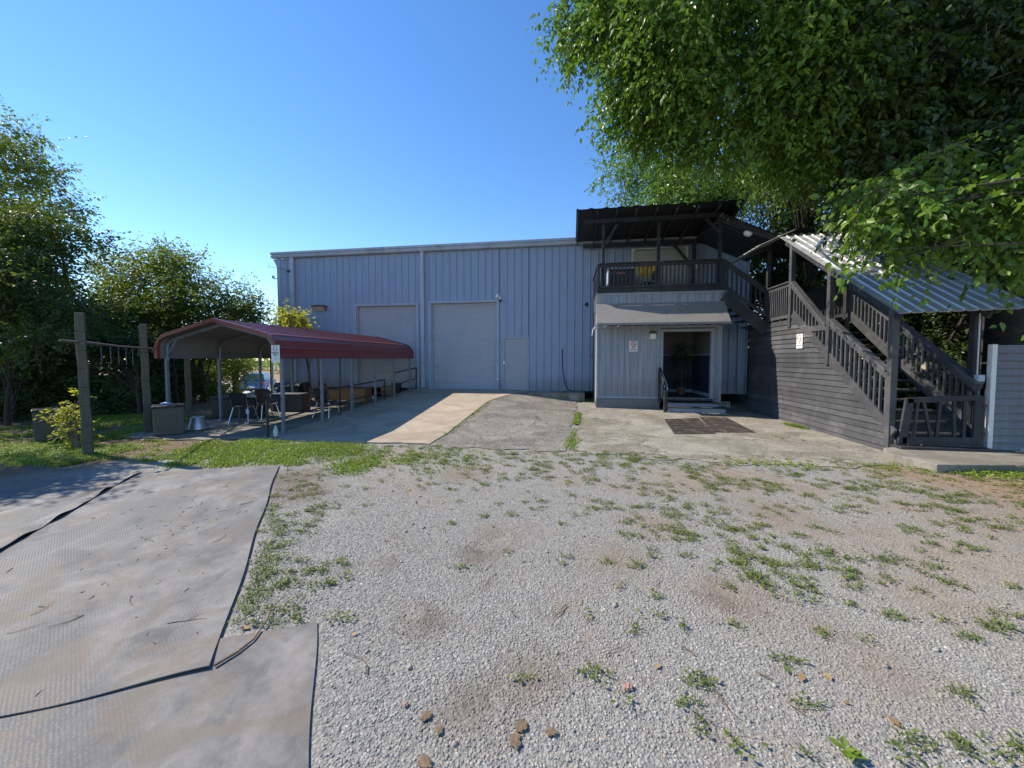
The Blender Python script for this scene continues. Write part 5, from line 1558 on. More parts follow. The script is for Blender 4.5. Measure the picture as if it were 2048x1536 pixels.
# dense trees behind porch and stair
C1 = [(1240, 350, 18, 1.0), (1262, 395, 18, 1.2), (1300, 330, 18, 1.4), (1340, 390, 17.5, 1.8), (1420, 350, 17.5, 1.9), (1500, 380, 17, 2.0), (1500, 300, 18, 2.0), (1400, 280, 18.5, 1.6), (1340, 420, 17, 1.8), (1590, 330, 17, 2.2)]
tree('bright green tree rising right behind the deck roof', (5.0, 19.5, -.2), 9, .3, C1, 46000, .13, 41, 'bright', 'dark_bark', 'tree', 'leafy_tree', nl=8, droop=.5, slen=.7, twigs=250)
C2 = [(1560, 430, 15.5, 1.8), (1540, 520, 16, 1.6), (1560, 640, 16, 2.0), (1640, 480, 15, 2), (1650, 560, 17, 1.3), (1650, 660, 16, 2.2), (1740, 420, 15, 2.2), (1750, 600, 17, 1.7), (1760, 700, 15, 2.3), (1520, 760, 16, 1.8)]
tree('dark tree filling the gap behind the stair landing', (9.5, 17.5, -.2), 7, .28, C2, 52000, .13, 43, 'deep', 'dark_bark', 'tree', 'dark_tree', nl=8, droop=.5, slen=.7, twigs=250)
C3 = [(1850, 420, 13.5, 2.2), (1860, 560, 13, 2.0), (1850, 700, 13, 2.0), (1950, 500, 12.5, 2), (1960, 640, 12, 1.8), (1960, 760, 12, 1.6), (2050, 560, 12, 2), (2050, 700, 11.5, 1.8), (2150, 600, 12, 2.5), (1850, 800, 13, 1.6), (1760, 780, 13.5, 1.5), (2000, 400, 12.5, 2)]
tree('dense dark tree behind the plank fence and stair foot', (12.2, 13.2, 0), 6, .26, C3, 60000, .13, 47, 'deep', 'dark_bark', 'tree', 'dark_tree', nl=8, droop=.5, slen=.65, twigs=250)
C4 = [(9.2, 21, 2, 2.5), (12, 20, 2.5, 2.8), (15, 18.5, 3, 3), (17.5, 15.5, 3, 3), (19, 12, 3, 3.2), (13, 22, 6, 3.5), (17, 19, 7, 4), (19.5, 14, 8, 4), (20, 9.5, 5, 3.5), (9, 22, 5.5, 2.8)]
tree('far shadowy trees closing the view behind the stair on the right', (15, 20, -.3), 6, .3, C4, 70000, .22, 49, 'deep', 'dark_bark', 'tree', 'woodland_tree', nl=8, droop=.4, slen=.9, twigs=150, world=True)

# left side
L1 = [(-40, 300, 13.6, 1.36), (18, 300, 13.6, 0.88), (50, 268, 13.6, 0.52), (25, 345, 13.44, 1.04), (80, 335, 13.44, 0.64), (100, 395, 13.28, 0.76), (130, 430, 13.2, 0.44), (158, 432, 13.12, 0.27), (40, 430, 13.2, 0.88), (110, 345, 13.44, 0.44), (-20, 400, 13.2, 1.2), (-60, 500, 12.8, 1.6), (20, 520, 12.8, 0.96), (70, 490, 12.96, 0.72), (60, 560, 12.8, 1.12), (95, 540, 12.8, 0.56), (-10, 600, 12.4, 1.28), (85, 610, 12.4, 0.96), (130, 580, 12.8, 0.56), (150, 640, 12.4, 0.96), (40, 660, 12.0, 1.12)]
tree('tall leafy tree at the far left edge against the sky', (-18.8, 11.6, 0), 4.6, .14, L1, 24000, .12, 61, 'left', 'dark_bark', 'tree', 'leafy_tree', nl=9, droop=.35, slen=.75, up=.5, twigs=420, inner=.1)
L2 = [(178, 512, 16.5, .35), (205, 535, 16.5, .5), (240, 560, 16.5, .8), (262, 505, 16.3, .35), (290, 530, 16.3, .7), (318, 500, 16.2, .35), (330, 545, 16, .9), (370, 525, 16, .55), (390, 565, 16, .9), (300, 590, 15.8, 1.3), (215, 600, 15.8, 1.2), (400, 610, 15.6, 1.1),
      (440, 575, 15.6, .5), (460, 615, 15.5, .7), (250, 650, 15.5, 1.3), (340, 650, 15.5, 1.3), (430, 660, 15.5, 1.0), (180, 640, 15.5, 1.1), (500, 640, 15.4, .6)]
tree('broad young tree behind the carport with twigs sticking into the sky', (-16.4, 13.4, 0), 4.2, .16, L2, 40000, .115, 67, 'left', 'dark_bark', 'tree', 'young_tree', nl=12, droop=.15, slen=.85, up=.5, twigs=800, inner=.1)
L3 = [(482, 572, 15.8, .28), (500, 600, 15.6, .45), (520, 625, 15.6, .4), (470, 625, 15.7, .5), (545, 655, 15.4, .35), (510, 660, 15.4, .6), (470, 680, 15.4, .6), (560, 672, 15.2, .3), (440, 700, 15.5, .7)]
tree('slender sapling tree between the broad young tree and the warehouse corner', (-14.6, 12.9, 0), 3.4, .09, L3, 6500, .11, 71, 'left', 'dark_bark', 'tree', 'young_tree', nl=8, droop=.1, slen=.6, up=.5, twigs=260, inner=.1)
L4 = [(575, 628, 14.6, .28), (592, 640, 14.5, .30), (585, 660, 14.4, .36), (560, 640, 14.7, .22), (612, 658, 14.3, .16), (600, 680, 14.3, .35)]
tree('light green shrub in front of the warehouse corner, topping the red roof', (-10.6, 13.9, 0), 2.6, .06, L4, 3000, .10, 73, 'sapling', 'bark', 'shrub', 'shrub', nl=6, droop=.2, slen=.4, twigs=130, inner=.1)
# thickets on the left bank, each its own bush
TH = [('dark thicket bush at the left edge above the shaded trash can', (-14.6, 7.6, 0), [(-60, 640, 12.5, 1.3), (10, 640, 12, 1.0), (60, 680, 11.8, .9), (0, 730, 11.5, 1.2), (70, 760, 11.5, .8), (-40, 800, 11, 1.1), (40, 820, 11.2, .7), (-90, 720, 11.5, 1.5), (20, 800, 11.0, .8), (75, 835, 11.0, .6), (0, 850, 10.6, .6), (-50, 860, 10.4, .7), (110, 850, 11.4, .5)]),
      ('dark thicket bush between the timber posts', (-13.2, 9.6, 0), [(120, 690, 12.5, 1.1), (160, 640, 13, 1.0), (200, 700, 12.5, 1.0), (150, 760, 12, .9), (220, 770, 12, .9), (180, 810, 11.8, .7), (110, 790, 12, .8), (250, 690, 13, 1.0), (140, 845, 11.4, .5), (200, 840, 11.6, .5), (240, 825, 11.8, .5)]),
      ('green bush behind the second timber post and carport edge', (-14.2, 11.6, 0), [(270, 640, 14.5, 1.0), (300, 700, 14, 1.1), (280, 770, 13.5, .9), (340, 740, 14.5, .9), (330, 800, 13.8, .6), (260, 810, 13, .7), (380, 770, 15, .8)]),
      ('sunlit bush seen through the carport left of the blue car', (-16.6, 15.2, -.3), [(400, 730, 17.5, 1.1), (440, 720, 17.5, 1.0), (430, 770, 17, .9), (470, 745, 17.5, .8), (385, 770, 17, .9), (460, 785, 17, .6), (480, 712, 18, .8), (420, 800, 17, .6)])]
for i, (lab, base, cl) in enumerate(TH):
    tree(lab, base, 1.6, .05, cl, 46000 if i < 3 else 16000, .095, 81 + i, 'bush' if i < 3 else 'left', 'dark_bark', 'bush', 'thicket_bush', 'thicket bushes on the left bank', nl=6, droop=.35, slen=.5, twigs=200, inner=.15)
# tree out of frame on the left whose boughs dapple the mats
D1 = [(-11.3, 4.3, 3.2, .75), (-12.2, 4.6, 4.2, .9), (-13.4, 4.4, 4.9, 1.0), (-12.4, 3.6, 3.2, .6), (-10.5, 4.5, 3.0, .42), (-14.5, 4.8, 5.4, 1.2), (-14, 3, 3.6, .8), (-11.0, 3.6, 2.6, .5)]
tree('tree left of the yard that throws dappled shade on the mats', (-14.2, 4.9, 0), 4.6, .18, D1, 16000, .10, 91, 'left', 'dark_bark', 'tree', 'young_tree', nl=8, droop=.3, slen=.7, twigs=300, inner=.1, world=True)
D2 = [(-14.5, 7.7, 3.6, 1.0), (-15.6, 8.4, 4.8, 1.3), (-16.2, 7.7, 3.0, 1.2), (-13.6, 8.2, 3.0, .8), (-15, 9.2, 5.6, 1.1), (-13.2, 7.4, 2.2, .6)]
tree('bush just beyond the left edge that keeps the grass and trash can in shade', (-15.2, 8.0, 0), 1.6, .05, D2, 26000, .10, 92, 'bush', 'dark_bark', 'bush', 'thicket_bush', 'thicket bushes on the left bank', nl=6, droop=.3, slen=.6, twigs=150, inner=.1, world=True)
# yellow-green sapling at the tallest post
t = empty('leafy_sapling', (-9.35, 5.75, 0), 0, 'yellow-green leafy sapling at the foot of the tallest timber post', 'sapling')
SC = [at(*c) for c in [(150, 800, 7.55, .1)[:3], (148, 822, 7.5), (140, 838, 7.45), (112, 812, 7.6), (128, 824, 7.55), (110, 832, 7.5), (125, 850, 7.45), (150, 860, 7.4), (118, 858, 7.5), (125, 880, 7.4), (150, 882, 7.3), (190, 848, 7.4), (140, 868, 7.4)]]
crown(t, SC, [.10, .13, .15, .09, .12, .08, .11, .12, .08, .10, .10, .07, .10], 560, .075, 93, LEAF['sapling'], twigs=40, droop=.3, slen=.20, spray=7, up=.8, ovate=True)
mb = MB()
for c in SC: c = Vector(c); mb.tube([(-9.35, 5.75, 0), Vector((-9.35, 5.75, 0)).lerp(c, .6) + Vector((0, 0, .08)), c], [.012, .008, .004], 5)
o = mb.build('stem', MAT['twig'], t); o.location = -Vector(t.location)

# far greenery
V, F, _ = leaves([(-70 + 8 * i, 75 + 3 * math.sin(i * 2.3), 3 + 1.5 * math.sin(i * 1.7)) for i in range(22)], [6 + 1.2 * math.sin(i * 3.1) for i in range(22)], 22000, .55, 101, .3, slen=1.6)
tag(np_mesh('treeline', V, F, LEAF['far']), 'far hazy line of trees beyond the lot', kind='stuff')
V, F, _ = leaves([(-52 + 2.2 * i, 41.5 + .6 * math.sin(i * 3), .75) for i in range(22)], [1.5] * 22, 9000, .28, 103, .2, slen=.7)
tag(np_mesh('bright_hedge', V, F, LEAF['crop']), 'bright yellow-green hedge behind the blue car', 'hedge')

# ------------------------------------------------------------------ grass, weeds, leaves, stones
def blades(P, h, w, seed, lean=.6):
    g = np.random.default_rng(seed); n = len(P)
    a = g.random(n) * 2 * PI; d = np.stack([np.cos(a), np.sin(a), np.zeros(n)], 1)
    s = np.stack([-np.sin(a), np.cos(a), np.zeros(n)], 1)
    h = h * (.5 + g.random(n))[:, None]; l = (lean * (.2 + g.random(n)))[:, None]
    w = w * (.7 + .6 * g.random(n))[:, None]
    up = np.array([0, 0, 1.0])
    p0 = P - s * w / 2; p1 = P + s * w / 2
    m = P + up * h * .62 + d * l * h * .4; m0 = m - s * w * .45; m1 = m + s * w * .45
    tip = P + up * h * (1 - .35 * l) + d * l * h * 1.15
    V = np.stack([p0, p1, m1, m0, tip], 1).reshape(-1, 3)
    b = np.arange(n) * 5
    F = np.concatenate([np.stack([b, b + 1, b + 2], 1), np.stack([b, b + 2, b + 3], 1), np.stack([b + 3, b + 2, b + 4], 1)])
    return V, F


def vnoise(x, y, s, seed):
    g = np.random.default_rng(seed); T = g.random((64, 64))
    x = x * s + 100.3; y = y * s + 57.7
    i = np.floor(x).astype(int); j = np.floor(y).astype(int); fx = x - i; fy = y - j
    fx = fx * fx * (3 - 2 * fx); fy = fy * fy * (3 - 2 * fy)
    q = lambda a, b: T[a % 64, b % 64]
    return (q(i, j) * (1 - fx) + q(i + 1, j) * fx) * (1 - fy) + (q(i, j + 1) * (1 - fx) + q(i + 1, j + 1) * fx) * fy


def fbm(x, y, s, seed): return .55 * vnoise(x, y, s, seed) + .3 * vnoise(x, y, s * 2.1, seed + 1) + .15 * vnoise(x, y, s * 4.7, seed + 2)


g = np.random.default_rng(5)
def scatter(n, x0, x1, y0, y1, dens):
    x = x0 + (x1 - x0) * g.random(n); y = y0 + (y1 - y0) * g.random(n)
    k = g.random(n) < dens(x, y)
    x, y = x[k], y[k]
    return np.stack([x, y, ground_z(x, y)], 1)


# lawn strip at left, thinning over the gravel to the right
def lawn(x, y):
    n = fbm(x, y, 1.3, 3)
    yf = np.where(x < -8.1, 4.86, 5.2) + .10 * np.sin(x * 2.3) + .06 * np.sin(x * 7.1)
    yf = np.where(x > -5.9, np.maximum(yf, 4.72 + .383 * (np.minimum(x, -4.72) + 6.49)), yf)
    yf = np.where(x > -4.7, 5.35 - .3 * np.sin((x + 4.7) * 1.1), yf)
    yb = np.where(x < -6.9, 6.75 + .2 * np.sin(x * 3), 7.0) + 3.0 * sstep(-9.9, -10.6, x)
    inside = sstep(-.15, .25, y - yf) * (1 - sstep(-.1, .12, y - yb))
    fade = 1 - .55 * sstep(-5.2, -3.9, x) - .40 * sstep(-3.4, -2.2, x)
    return inside * fade * np.clip((n - .36 - .13 * sstep(-6.6, -4.6, x)) * 4.5, 0.015, 1)
P = scatter(330000, -14, -1.5, 3.6, 10, lawn)
V, F = blades(P, .052, .012, 7, .9)
tag(np_mesh('grass', V, F, LEAF['grass']), 'short sunlit grass strip before the carport', kind='stuff')
# broad low leaves in the lawn
P = scatter(90000, -14, -1.5, 3.6, 10, lambda x, y: lawn(x, y) * (fbm(x, y, 2.3, 9) > .45))
def rosette(P, size, seed):
    q = np.random.default_rng(seed); n = len(P)
    a = q.random(n) * 2 * PI; e = q.random(n) * .7 + .05
    d = np.stack([np.cos(a) * np.cos(e), np.sin(a) * np.cos(e), np.sin(e)], 1); s = np.stack([-np.sin(a), np.cos(a), np.zeros(n)], 1)
    z = (size * (.6 + .8 * q.random(n)))[:, None]
    P = P + np.array([0, 0, .012])
    V = np.stack([P, P + d * z * .5 + s * z * .28, P + d * z - np.array([0, 0, .15]) * z, P + d * z * .5 - s * z * .28], 1).reshape(-1, 3)
    b = np.arange(n) * 4
    return V, np.concatenate([np.stack([b, b + 1, b + 2], 1), np.stack([b, b + 2, b + 3], 1)])
V, F = rosette(P, .05, 8)
tag(np_mesh('ground_ivy', V, F, LEAF['grass']), 'low broad-leaved ground cover in the grass', kind='stuff')


# weed clumps spread over the gravel
def weed_d(x, y):
    n = fbm(x, y, 2.3, 21)
    n2 = fbm(x, y, .6, 87)
    right = 1.25 * sstep(.1, 1.2, x + .12 * y - .3) + .22
    mat_edge = 1.1 * np.exp(-((x + 2.75 + (y - 3.2) * .72) / .42) ** 2) * sstep(1.85, 2.1, y) * (1 - sstep(4.4, 5.2, y))
    far = .95 * sstep(4.4, 6.3, y) * (1 - sstep(6.9, 7.2, y)) * (1 - .6 * sstep(-.8, .4, x)) + .9 * np.exp(-((x - 1.4) / .8) ** 2 - ((y - 6.4) / .4) ** 2)
    return np.clip((n - .32) * 2.4, .06, 1) * (right * np.clip((n2 - .25) * 2.2, .25, 1) * .55 + far * .8) + mat_edge * np.clip((n - .42) * 4, 0, 1)
on_mat = lambda x, y: ((x + 1.66) * .82 + (y - 2.18) * .57 < .02) & ((x + 1.9) * -.24 + (y - 2.06) * .49 < 0.02)
cl = scatter(9000, -4.6, 8, 1.2, 7.2, weed_d)
def off_mats(P):
    x, y = P[:, 0], P[:, 1]
    r1 = ((x + 1.98) * 3.63 + (y - 1.73) * 2.71) < .22        # left of the big mat's right edge
    f1 = (y < 5.36 + (x + 4.69) * .38)
    m2 = r1 & f1 & ((x + 1.98) * -.38 + (y - 1.73) * .92 > -.6)
    m3 = ((x + 1.66) * 2.0 + (y - 2.18) * 1.38 < .1) & ((y - 2.18) - (x + 1.66) * .49 < .06)
    sl = (y > 6.75) & (x > 5.2)
    return P[~(m2 | m3 | sl)]
cl = off_mats(cl)
k = (4 + 36 * g.random(len(cl)) ** 2.8).astype(int); idx = np.repeat(np.arange(len(cl)), k)
rad = np.repeat(.018 + .0011 * k, k)
a = g.random(len(idx)) * 2 * PI; rr_ = np.sqrt(g.random(len(idx))) * rad
P = cl[idx] + np.stack([np.cos(a) * rr_ * 1.7, np.sin(a) * rr_, 0 * a], 1)
V, F = blades(P + np.array([0, 0, .003]), .027, .0062, 23, 1.7)
tag(np_mesh('weeds', V, F, LEAF['weed']), 'small weed tufts scattered over the gravel', kind='stuff')
k = g.integers(3, 16, len(cl)); idx = np.repeat(np.arange(len(cl)), k)
P = cl[idx] + g.normal(size=(len(idx), 3)) * np.array([.035, .03, 0])
V, F = rosette(P + np.array([0, 0, .006]), .03, 25)
tag(np_mesh('small_weed_leaves', V, F, LEAF['weed']), 'small flat weed leaves on the gravel', kind='stuff')
# weeds in joints and along edges
def line(p, q, n, s): t = g.random(n)[:, None]; return np.array(p) * (1 - t) + np.array(q) * t + g.normal(size=(n, 2)) * s
E_ = np.concatenate([line((.23, 11.6), (.18, 10.6), 380, .04), line((.19, 10.5), (.13, 9.7), 170, .03), line((.1, 9.2), (.04, 8.3), 60, .03), line((.05, 8.2), (.0, 7.2), 170, .07), line((-2.82, 8), (-2.7, 12.5), 160, .03), line((.3, 14.9), (.95, 14.6), 700, .13), line((5.8, 6.6), (7.6, 6.75), 520, .14), line((5.6, 10.8), (5.7, 10.2), 400, .06), line((6.4, 6.4), (9, 6.7), 800, .25), line((2.7, 6.75), (3.9, 6.6), 130, .12), line((4.2, 6.6), (5.4, 6.8), 90, .1)])
P = np.concatenate([E_, ground_z(E_[:, 0], E_[:, 1])[:, None] + .01], 1)
V, F = rosette(P, .06, 27)
V2, F2 = blades(P[::2], .07, .009, 29, .9)
tag(np_mesh('joint_weeds', np.concatenate([V, V2]), np.concatenate([F, F2 + len(V)]), LEAF['grass']), 'green weeds growing in the paving joints', kind='stuff')

# fallen leaves
def leaf_litter(x, y): return .9 * np.exp(-((x - 4.6) / .9) ** 2 - ((y - 11.0) / .7) ** 2) + .5 * np.exp(-((x - 3.6) / .8) ** 2 - ((y - 10.2) / 1.1) ** 2) + .6 * np.exp(-((x - 6.6) / 1.0) ** 2 - ((y - 7.2) / .5) ** 2) + .3 * np.exp(-((x - 4.6) / 1.2) ** 2 - ((y - 6.9) / .3) ** 2) + .55 * sstep(4, 7, x + .2 * y) * (y < 6.7) * (y > 4.4) + .30 * np.exp(-((y - 6.7) / .25) ** 2) * (x > 1.8) + .02
P = scatter(9000, -3, 9, 1.5, 12, leaf_litter)
P[:, 2] += np.where((P[:, 0] > 5.5) & (P[:, 1] > 6.65) & (P[:, 1] < 7.8), .132, .008)
P = off_mats(P[(P[:, 0] < 5.75) | (P[:, 1] < 7.6)])
V, F = rosette(P, .055, 31)
V[:, 2] = np.repeat(P[:, 2], 4) + (V[:, 2] - np.repeat(P[:, 2], 4)) * .22
tag(np_mesh('fallen_leaves', V, F, LEAF['dead']), 'dry leaves fallen around the mats and stair', kind='stuff')
P = np.array([[XS + .1 + 1.1 * g.random(), y, z] for y, z in [(9.9, 2.05), (9.6, 1.86), (9.15, 1.49), (8.65, 1.12), (8.4, .94), (7.95, .2), (7.75, .19), (7.72, .19)] for _ in range(5)])
V, F = rosette(P, .06, 35); tag(np_mesh('stair_leaves', V, F, LEAF['dead']), 'a few tan leaves lying on the stair treads', kind='stuff')

# stones: real pebbles near the lens
def stones(P, size, seed):
    q = np.random.default_rng(seed); n = len(P)
    ph = (1 + 5 ** .5) / 2
    ico = norm(np.array([(-1, ph, 0), (1, ph, 0), (-1, -ph, 0), (1, -ph, 0), (0, -1, ph), (0, 1, ph), (0, -1, -ph), (0, 1, -ph), (ph, 0, -1), (ph, 0, 1), (-ph, 0, -1), (-ph, 0, 1)], float))
    f = np.array([(0, 11, 5), (0, 5, 1), (0, 1, 7), (0, 7, 10), (0, 10, 11), (1, 5, 9), (5, 11, 4), (11, 10, 2), (10, 7, 6), (7, 1, 8), (3, 9, 4), (3, 4, 2), (3, 2, 6), (3, 6, 8), (3, 8, 9), (4, 9, 5), (2, 4, 11), (6, 2, 10), (8, 6, 7), (9, 8, 1)])
    a = q.random(n) * 2 * PI; c, s = np.cos(a), np.sin(a)
    sc = np.stack([.75 + .6 * q.random(n), .55 + .4 * q.random(n), .30 + .26 * q.random(n)], 1) * (size * (.5 + 1.15 * q.random(n) ** 2.4))[:, None]
    W_ = ico[None] * (1 + .16 * q.normal(size=(n, 12, 1))) * sc[:, None]
    x = W_[..., 0] * c[:, None] - W_[..., 1] * s[:, None]; y = W_[..., 0] * s[:, None] + W_[..., 1] * c[:, None]
    tl = q.normal(size=(n, 2)) * .16
    z = W_[..., 2] + x * tl[:, :1] + y * tl[:, 1:]
    V = np.stack([x, y, z], -1) + P[:, None]
    F = f[None] + (np.arange(n) * 12)[:, None, None]
    return V.reshape(-1, 3), F.reshape(-1, 3)


def stone_mat():
    m, nt, b = new_mat('gravel_stone'); n = N(nt)
    geo = n.add('ShaderNodeNewGeometry')
    c = n.ramp(geo.outputs['Random Per Island'], [(0, (0.205, 0.199, 0.181)), (.35, (0.278, 0.271, 0.243)), (.7, (0.338, 0.328, 0.292)), (.93, (0.401, 0.386, 0.34)), (.965, (.33, .24, .18)), (1, (.6, .58, .54))])
    # dust lies in the same bare patches as on the ground below
    v = n.coord(); f = n.ramp(n.noise(v, 1.1, 9, .7, .5), [(.52, 0.0), (.64, .7)])
    c = n.mix(f, c, (.27, .225, .175))
    f = n.ramp(n.noise(v, 1.7, 9, .72, .8), [(.60, 0.0), (.68, .75)])
    c = n.mix(f, c, (.13, .09, .065))
    for (px_, py_, r_, dk_) in SPOTS:
        vd = n.add('ShaderNodeVectorMath', operation='DISTANCE'); nt.links.new(v, vd.inputs[0]); vd.inputs[1].default_value = (px_, py_, 0)
        c = n.mix(n.ramp(n.math('MULTIPLY', vd.outputs['Value'], .5 / r_), [(.2, .6), (.75, 0.0)]), c, tuple(a * (1 - dk_) + b_ * dk_ for a, b_ in zip((.30, .25, .195), (.15, .105, .075))))
    c = n.mix(n.ramp(n.noise(v, 220, 3), [(.4, 0.0), (.7, .3)]), c, (.16, .155, .15))
    nt.links.new(c, b.inputs['Base Color']); b.inputs['Roughness'].default_value = .85; b.inputs['Specular IOR Level'].default_value = .25
    return m


def view_d(x, y):
    f = -x * math.sin(YAW) + y * math.cos(YAW); s = x * math.cos(YAW) + y * math.sin(YAW)
    inside = (np.abs(s) < 1.5 * f + .25) & (f > 1.2)
    bare = np.clip((fbm(x, y, .8, 51) - .58) * 6, 0, 1)
    for sx_, sy_, sr_, _d in SPOTS:
        dd = np.hypot(x - sx_ + .25 * (vnoise(x, y, 4, 71) - .5), y - sy_ + .25 * (vnoise(x, y, 4, 72) - .5)) / sr_
        bare = np.maximum(bare, np.clip((.85 - dd) * 1.6, 0, .8))
    return inside * (1 - .8 * sstep(7.6, 8.8, x + .35 * y)) * (1 - .93 * bare) * (1 - np.clip((f - 2.2) / 3.4, 0, 1)) * .95
P = off_mats(scatter(700000, -4.5, 8.2, .9, 6.3, view_d))
P[:, 2] += .0
V, F = stones(P, .0069, 53)
tag(np_mesh('gravel', V, F, stone_mat(), smooth=True), 'loose grey gravel stones', kind='stuff')
P = off_mats(scatter(1900, -4.5, 8.2, 1.2, 6.8, lambda x, y: .5 + 0 * x)); P[:, 2] += .006
V, F = stones(P, .0125, 57)
tag(np_mesh('coarse_gravel', V, F, stone_mat(), smooth=True), 'larger pale stones among the gravel', kind='stuff')

# twigs and crumbs on the big mat
mb = MB(); rr = random.Random(77)
def twig(p, a, l, r):
    pts = [Vector(p)]
    for k in range(4):
        a += rr.uniform(-.55, .55)
        pts.append(pts[-1] + Vector((math.cos(a), math.sin(a), 0)) * l / 4 + Vector((0, 0, rr.uniform(-.001, .002))))
    mb.tube(pts, [r, r, r * .8, r * .65, r * .4], 5)
    if rr.random() < .45:
        q = pts[2]; a2 = a + rr.choice((-1, 1)) * rr.uniform(.5, 1.0)
        mb.tube([q, q + Vector((math.cos(a2), math.sin(a2), .02)) * l * .35], [r * .6, r * .3], 4)
for i in range(110):
    u, v = rr.random(), rr.random()
    if i % 2: u, v = min(1, max(0, rr.gauss(.62, .12))), min(1, max(0, rr.gauss(.52, .15)))
    x = (-6.3 * (1 - u) - 4.8 * u) * (1 - v) + (-3.6 * (1 - u) - 2.1 * u) * v; y = (4.6 * (1 - u) + 5.2 * u) * (1 - v) + (.9 * (1 - u) + 1.75 * u) * v
    twig((x, y, .0245), rr.uniform(0, 6.28), rr.uniform(.012, .06) if i % 6 else rr.uniform(.10, .22), rr.uniform(.0014, .003))
for i in range(60):
    twig((rr.uniform(-1.2, 7), rr.uniform(1.8, 6.4), .012), rr.uniform(0, 6.28), rr.uniform(.05, .16) if i % 4 else rr.uniform(.2, .45), rr.uniform(.0016, .0036))
tag(mb.build('twig_litter', MAT['twig']), 'twigs and crumbs scattered on the mat and gravel', kind='stuff')
tag(MB().tube([(-1.97, 1.75, .026), (-1.93, 1.86, .023), (-1.92, 1.96, .023), (-1.97, 2.12, .025), (-2.03, 2.22, .029), (-2.04, 2.38, .034)], [.0075, .007, .006, .005, .004, .0025], 7).build('long_stick', MAT['twig'], smooth=True), 'long bent stick lying on the near clean rubber mat', 'stick')


def clod(px, py, r, seed, mat, name, label, cat, group=None, flat=.11):
    q = np.random.default_rng(seed)
    t = (math.atan2(717 - py, FPX))
    # point where that pixel meets the ground
    a = Vector(at(px, py, 1.0)) - Vector((0, 0, CAM_H)); k = -(CAM_H - .01) / a.z
    P = np.array([[a.x * k, a.y * k, .012]])
    import bmesh
    bm = bmesh.new(); bmesh.ops.create_icosphere(bm, subdivisions=3, radius=1)
    for v in bm.verts:
        n = v.co.normalized(); s_ = 1 + .25 * math.sin(n.x * 5 + seed) * math.sin(n.y * 6 + seed * 2) + .12 * math.sin(n.x * 13 + n.y * 11 + n.z * 9 + seed) + .06 * q.normal()
        v.co = Vector((n.x * r * s_ * 1.15, n.y * r * s_ * .85, n.z * r * s_ * flat))
    me = bpy.data.meshes.new(name); bm.to_mesh(me); bm.free(); me.materials.append(mat)
    o = bpy.data.objects.new(name, me); COL.objects.link(o); o.location = P[0]; o.rotation_euler.z = seed
    return tag(o, label, cat, group)
GCLOD = 'dry tan clay clods in the near gravel'
clod(1042, 1452, .028, 1, MAT['clod'], 'clay_clod', 'upper tan clay clod of the close trio at the bottom middle', 'clod', GCLOD)
clod(1030, 1482, .031, 2, MAT['clod'], 'clay_clod', 'lowest and widest tan clay clod of the close trio at the bottom middle', 'clod', GCLOD)
clod(1103, 1464, .023, 3, MAT['clod'], 'clay_clod', 'smallest tan clay clod of the close trio, nearest the right', 'clod', GCLOD)
clod(852, 1432, .026, 4, MAT['clod'], 'clay_clod', 'tan clay clod farther left by itself, nearer the mats', 'clod', GCLOD)
clod(878, 1460, .018, 5, MAT['clod'], 'clay_clod', 'small tan clay clod just right of the lone left one', 'clod', GCLOD)
clod(850, 1524, .028, 6, MAT['clod'], 'clay_clod', 'tan clay clod cut by the bottom edge of the picture', 'clod', GCLOD)
clod(1256, 1374, .024, 7, MAT['brick'], 'brick_fragment', 'reddish brick fragment in the gravel', 'brick', None, .5)
clod(812, 1408, .013, 8, MAT['brick'], 'pebble', 'small rusty red pebble left of the clay clods', 'pebble', None, .6)
# one broad-leaved weed at the bottom right
t = empty('broad_weed', (1.204, 1.786, .015), 0, 'bright broad-leaved weed at the bottom right', 'weed')
P = np.repeat(np.array([[1.204, 1.786, .015]]), 9, 0)
V, F = rosette(P, .06, 61); o = np_mesh('leaf_rosette', V, F, LEAF['grass'], t); o.location = -Vector(t.location)

t = bpy.data.objects['potted_ficus']
V, F, _ = leaves([(3.95, 14.35, 2.05), (3.85, 14.3, 1.75), (4.05, 14.3, 2.25), (3.95, 14.35, 1.0)], [.30, .26, .22, .24], 700, .085, 95, .8, slen=.25, spray=8)
o = np_mesh('foliage', V, F, LEAF['ficus'], t); o.location = -Vector(t.location)
# bare thin twigs poking out of the shade tree into the sky
# ------------------------------------------------------------------ blue car behind the carport
t = empty('blue_car', (-23.0, 24.6, -.775), R(120), 'bright blue hatchback parked on the lot behind the carport', 'car')
def car_shell():
    mb = MB()
    st_ = [(-2.0, .80, .42, .78), (-1.92, .86, .30, .92), (-1.3, .88, .26, 1.0), (-.4, .88, .26, 1.0), (.9, .88, .26, .98), (1.6, .86, .28, .90), (1.98, .74, .36, .72)]
    k = 0
    for x, w, zb, zt in st_:
        mb.v += [(x, -w * .96, zb), (x, w * .96, zb), (x, w, (zb + zt) / 2), (x, w * .93, zt), (x, -w * .93, zt), (x, -w, (zb + zt) / 2)]
    for i in range(len(st_) - 1):
        for j in range(6):
            a = i * 6 + j; b = i * 6 + (j + 1) % 6
            mb.f.append((a, b, b + 6, a + 6))
    mb.f.append((5, 4, 3, 2, 1, 0)); e = (len(st_) - 1) * 6; mb.f.append(tuple(e + q for q in range(6)))
    return mb
car_shell().build('body', MAT['blue_car'], t, bevel=.03, smooth=True)
def cab(z0, z1, in_):
    mb = MB(); mb.hexa([(-1.85, -.80 + in_, z0), (.95, -.80 + in_, z0), (.95, .80 - in_, z0), (-1.85, .80 - in_, z0), (-1.35, -.62 + in_, z1), (.15, -.62 + in_, z1), (.15, .62 - in_, z1), (-1.35, .62 - in_, z1)]); return mb
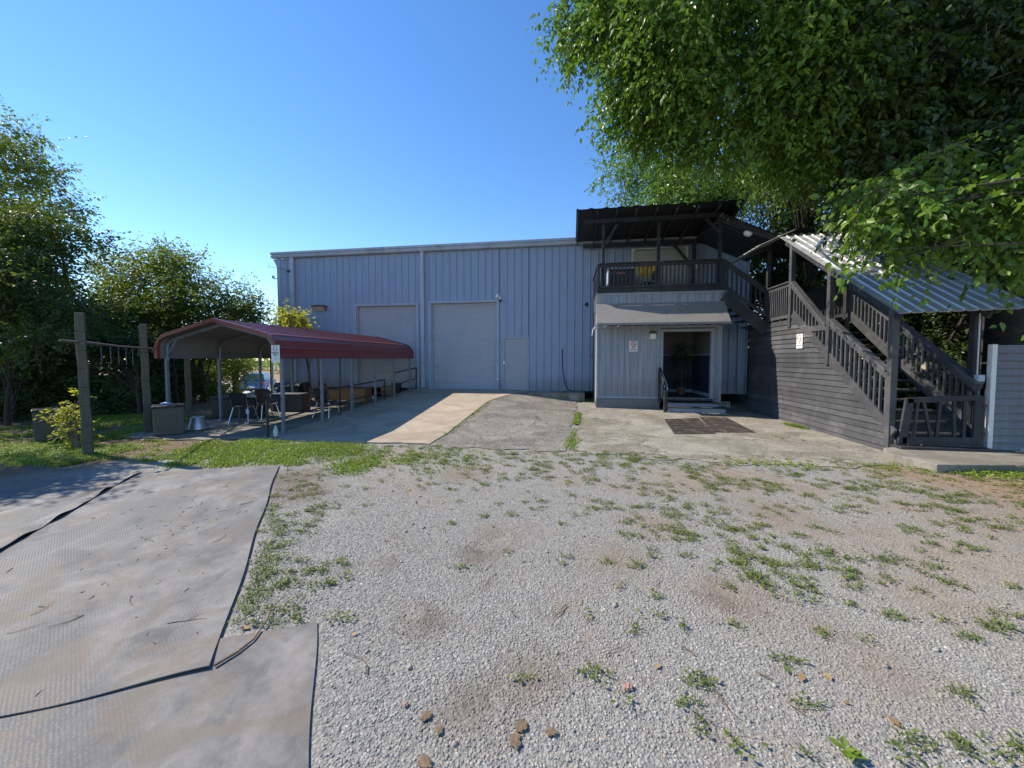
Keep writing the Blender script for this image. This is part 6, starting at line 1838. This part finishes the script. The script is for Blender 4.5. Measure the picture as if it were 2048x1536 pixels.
cab(.97, 1.42, 0).build('window_band', MAT['glass'], t, bevel=.05)
MB().hexa([(-1.42, -.63, 1.40), (.2, -.63, 1.40), (.2, .63, 1.40), (-1.42, .63, 1.40), (-1.3, -.55, 1.47), (.08, -.55, 1.47), (.08, .55, 1.47), (-1.3, .55, 1.47)]).build('roof', MAT['blue_car'], t, bevel=.03)
for x in (-1.25, 1.25):
    for y in (-.80, .80):
        o = MB().lathe([(.2, -.09), (.31, -.09), (.32, -.06), (.32, .06), (.31, .09), (.2, .09)], n=22).build('wheel', MAT['tyre'], t, smooth=True); o.location = (x, y, .32); o.rotation_euler = (PI / 2, 0, 0)
        r_ = MB().lathe([(.05, -.1), (.2, -.095), (.2, .095), (.05, .1)], n=18).build('rim', MAT['chrome'], o, smooth=True)
for y in (-.68, .68): MB().box(-2.0, -1.90, y - .14, y + .14, .66, .86).build('tail_light', M('tail_red', (.4, .02, .02), .2, .05), t, bevel=.02)
MB().box(-2.03, -1.95, -.26, .26, .48, .60).build('number_plate', MAT['white'], t, bevel=.005)
MB().box(-2.04, -1.9, -.8, .8, .28, .42).build('bumper', MAT['black'], t, bevel=.03)

# posts and a thin pole near the lot
t = empty('gate_post', (-15.6, 15.4, -.4), 0, 'grey square post seen through the carport beside the blue car', 'post')
MB().box(-.10, .10, -.10, .10, -.3, 2.0).build('shaft', MAT['old_wood'], t, bevel=.01); MB().box(-.14, .14, -.14, .14, 2.0, 2.06).build('cap', MAT['old_wood'], t, bevel=.01)
t = empty('thin_pole', (-13.9, 15.6, -.3), 0, 'thin dark pole at the warehouse corner behind the carport', 'pole')
MB().tube([(0, 0, -.2), (0, 0, 2.4)], .03, 8).build('shaft', MAT['rail_black'], t, smooth=True)
MB().box(.06, .14, -.02, .02, .2, 2.3).build('marker_board', M('marker', (.5, .6, .45), .6, .1), t)

# ------------------------------------------------------------------ light
EL = R(42); AZ = math.atan2(.14, -.99)      # towards the sun
sd = Vector((math.cos(EL) * math.cos(AZ), math.cos(EL) * math.sin(AZ), math.sin(EL)))
sl = bpy.data.lights.new('sun', 'SUN'); sl.energy = 4.5; sl.angle = R(.5); sl.color = (1, .90, .77)
so = bpy.data.objects.new('sun', sl); COL.objects.link(so)
so.rotation_euler = sd.to_track_quat('Z', 'Y').to_euler()
w = bpy.data.worlds.new('World'); scn.world = w; w.use_nodes = True
nt = w.node_tree; bg = nt.nodes['Background']
sky = nt.nodes.new('ShaderNodeTexSky'); sky.sky_type = 'NISHITA'
sky.sun_disc = False; sky.sun_elevation = EL
sky.sun_rotation = math.atan2(sd.x, sd.y)
sky.air_density = 1.0; sky.dust_density = .0; sky.ozone_density = 3.0; sky.altitude = 100
hs = nt.nodes.new('ShaderNodeHueSaturation'); hs.inputs['Saturation'].default_value = 1.2; hs.inputs['Hue'].default_value = .504
nt.links.new(sky.outputs[0], hs.inputs['Color']); nt.links.new(hs.outputs[0], bg.inputs['Color'])
bg.inputs['Strength'].default_value = .15
scn.view_settings.view_transform = 'Standard'
scn.view_settings.look = 'None'
scn.view_settings.exposure = .68
scn.view_settings.gamma = 1
scn.render.engine = 'CYCLES'
cy = scn.cycles
cy.use_denoising = True
try: cy.denoiser = 'OPENIMAGEDENOISE'
except Exception: pass
cy.max_bounces = 6; cy.diffuse_bounces = 3; cy.glossy_bounces = 3; cy.transmission_bounces = 4; cy.transparent_max_bounces = 4
cy.sample_clamp_indirect = 6
cy.caustics_reflective = False; cy.caustics_refractive = False
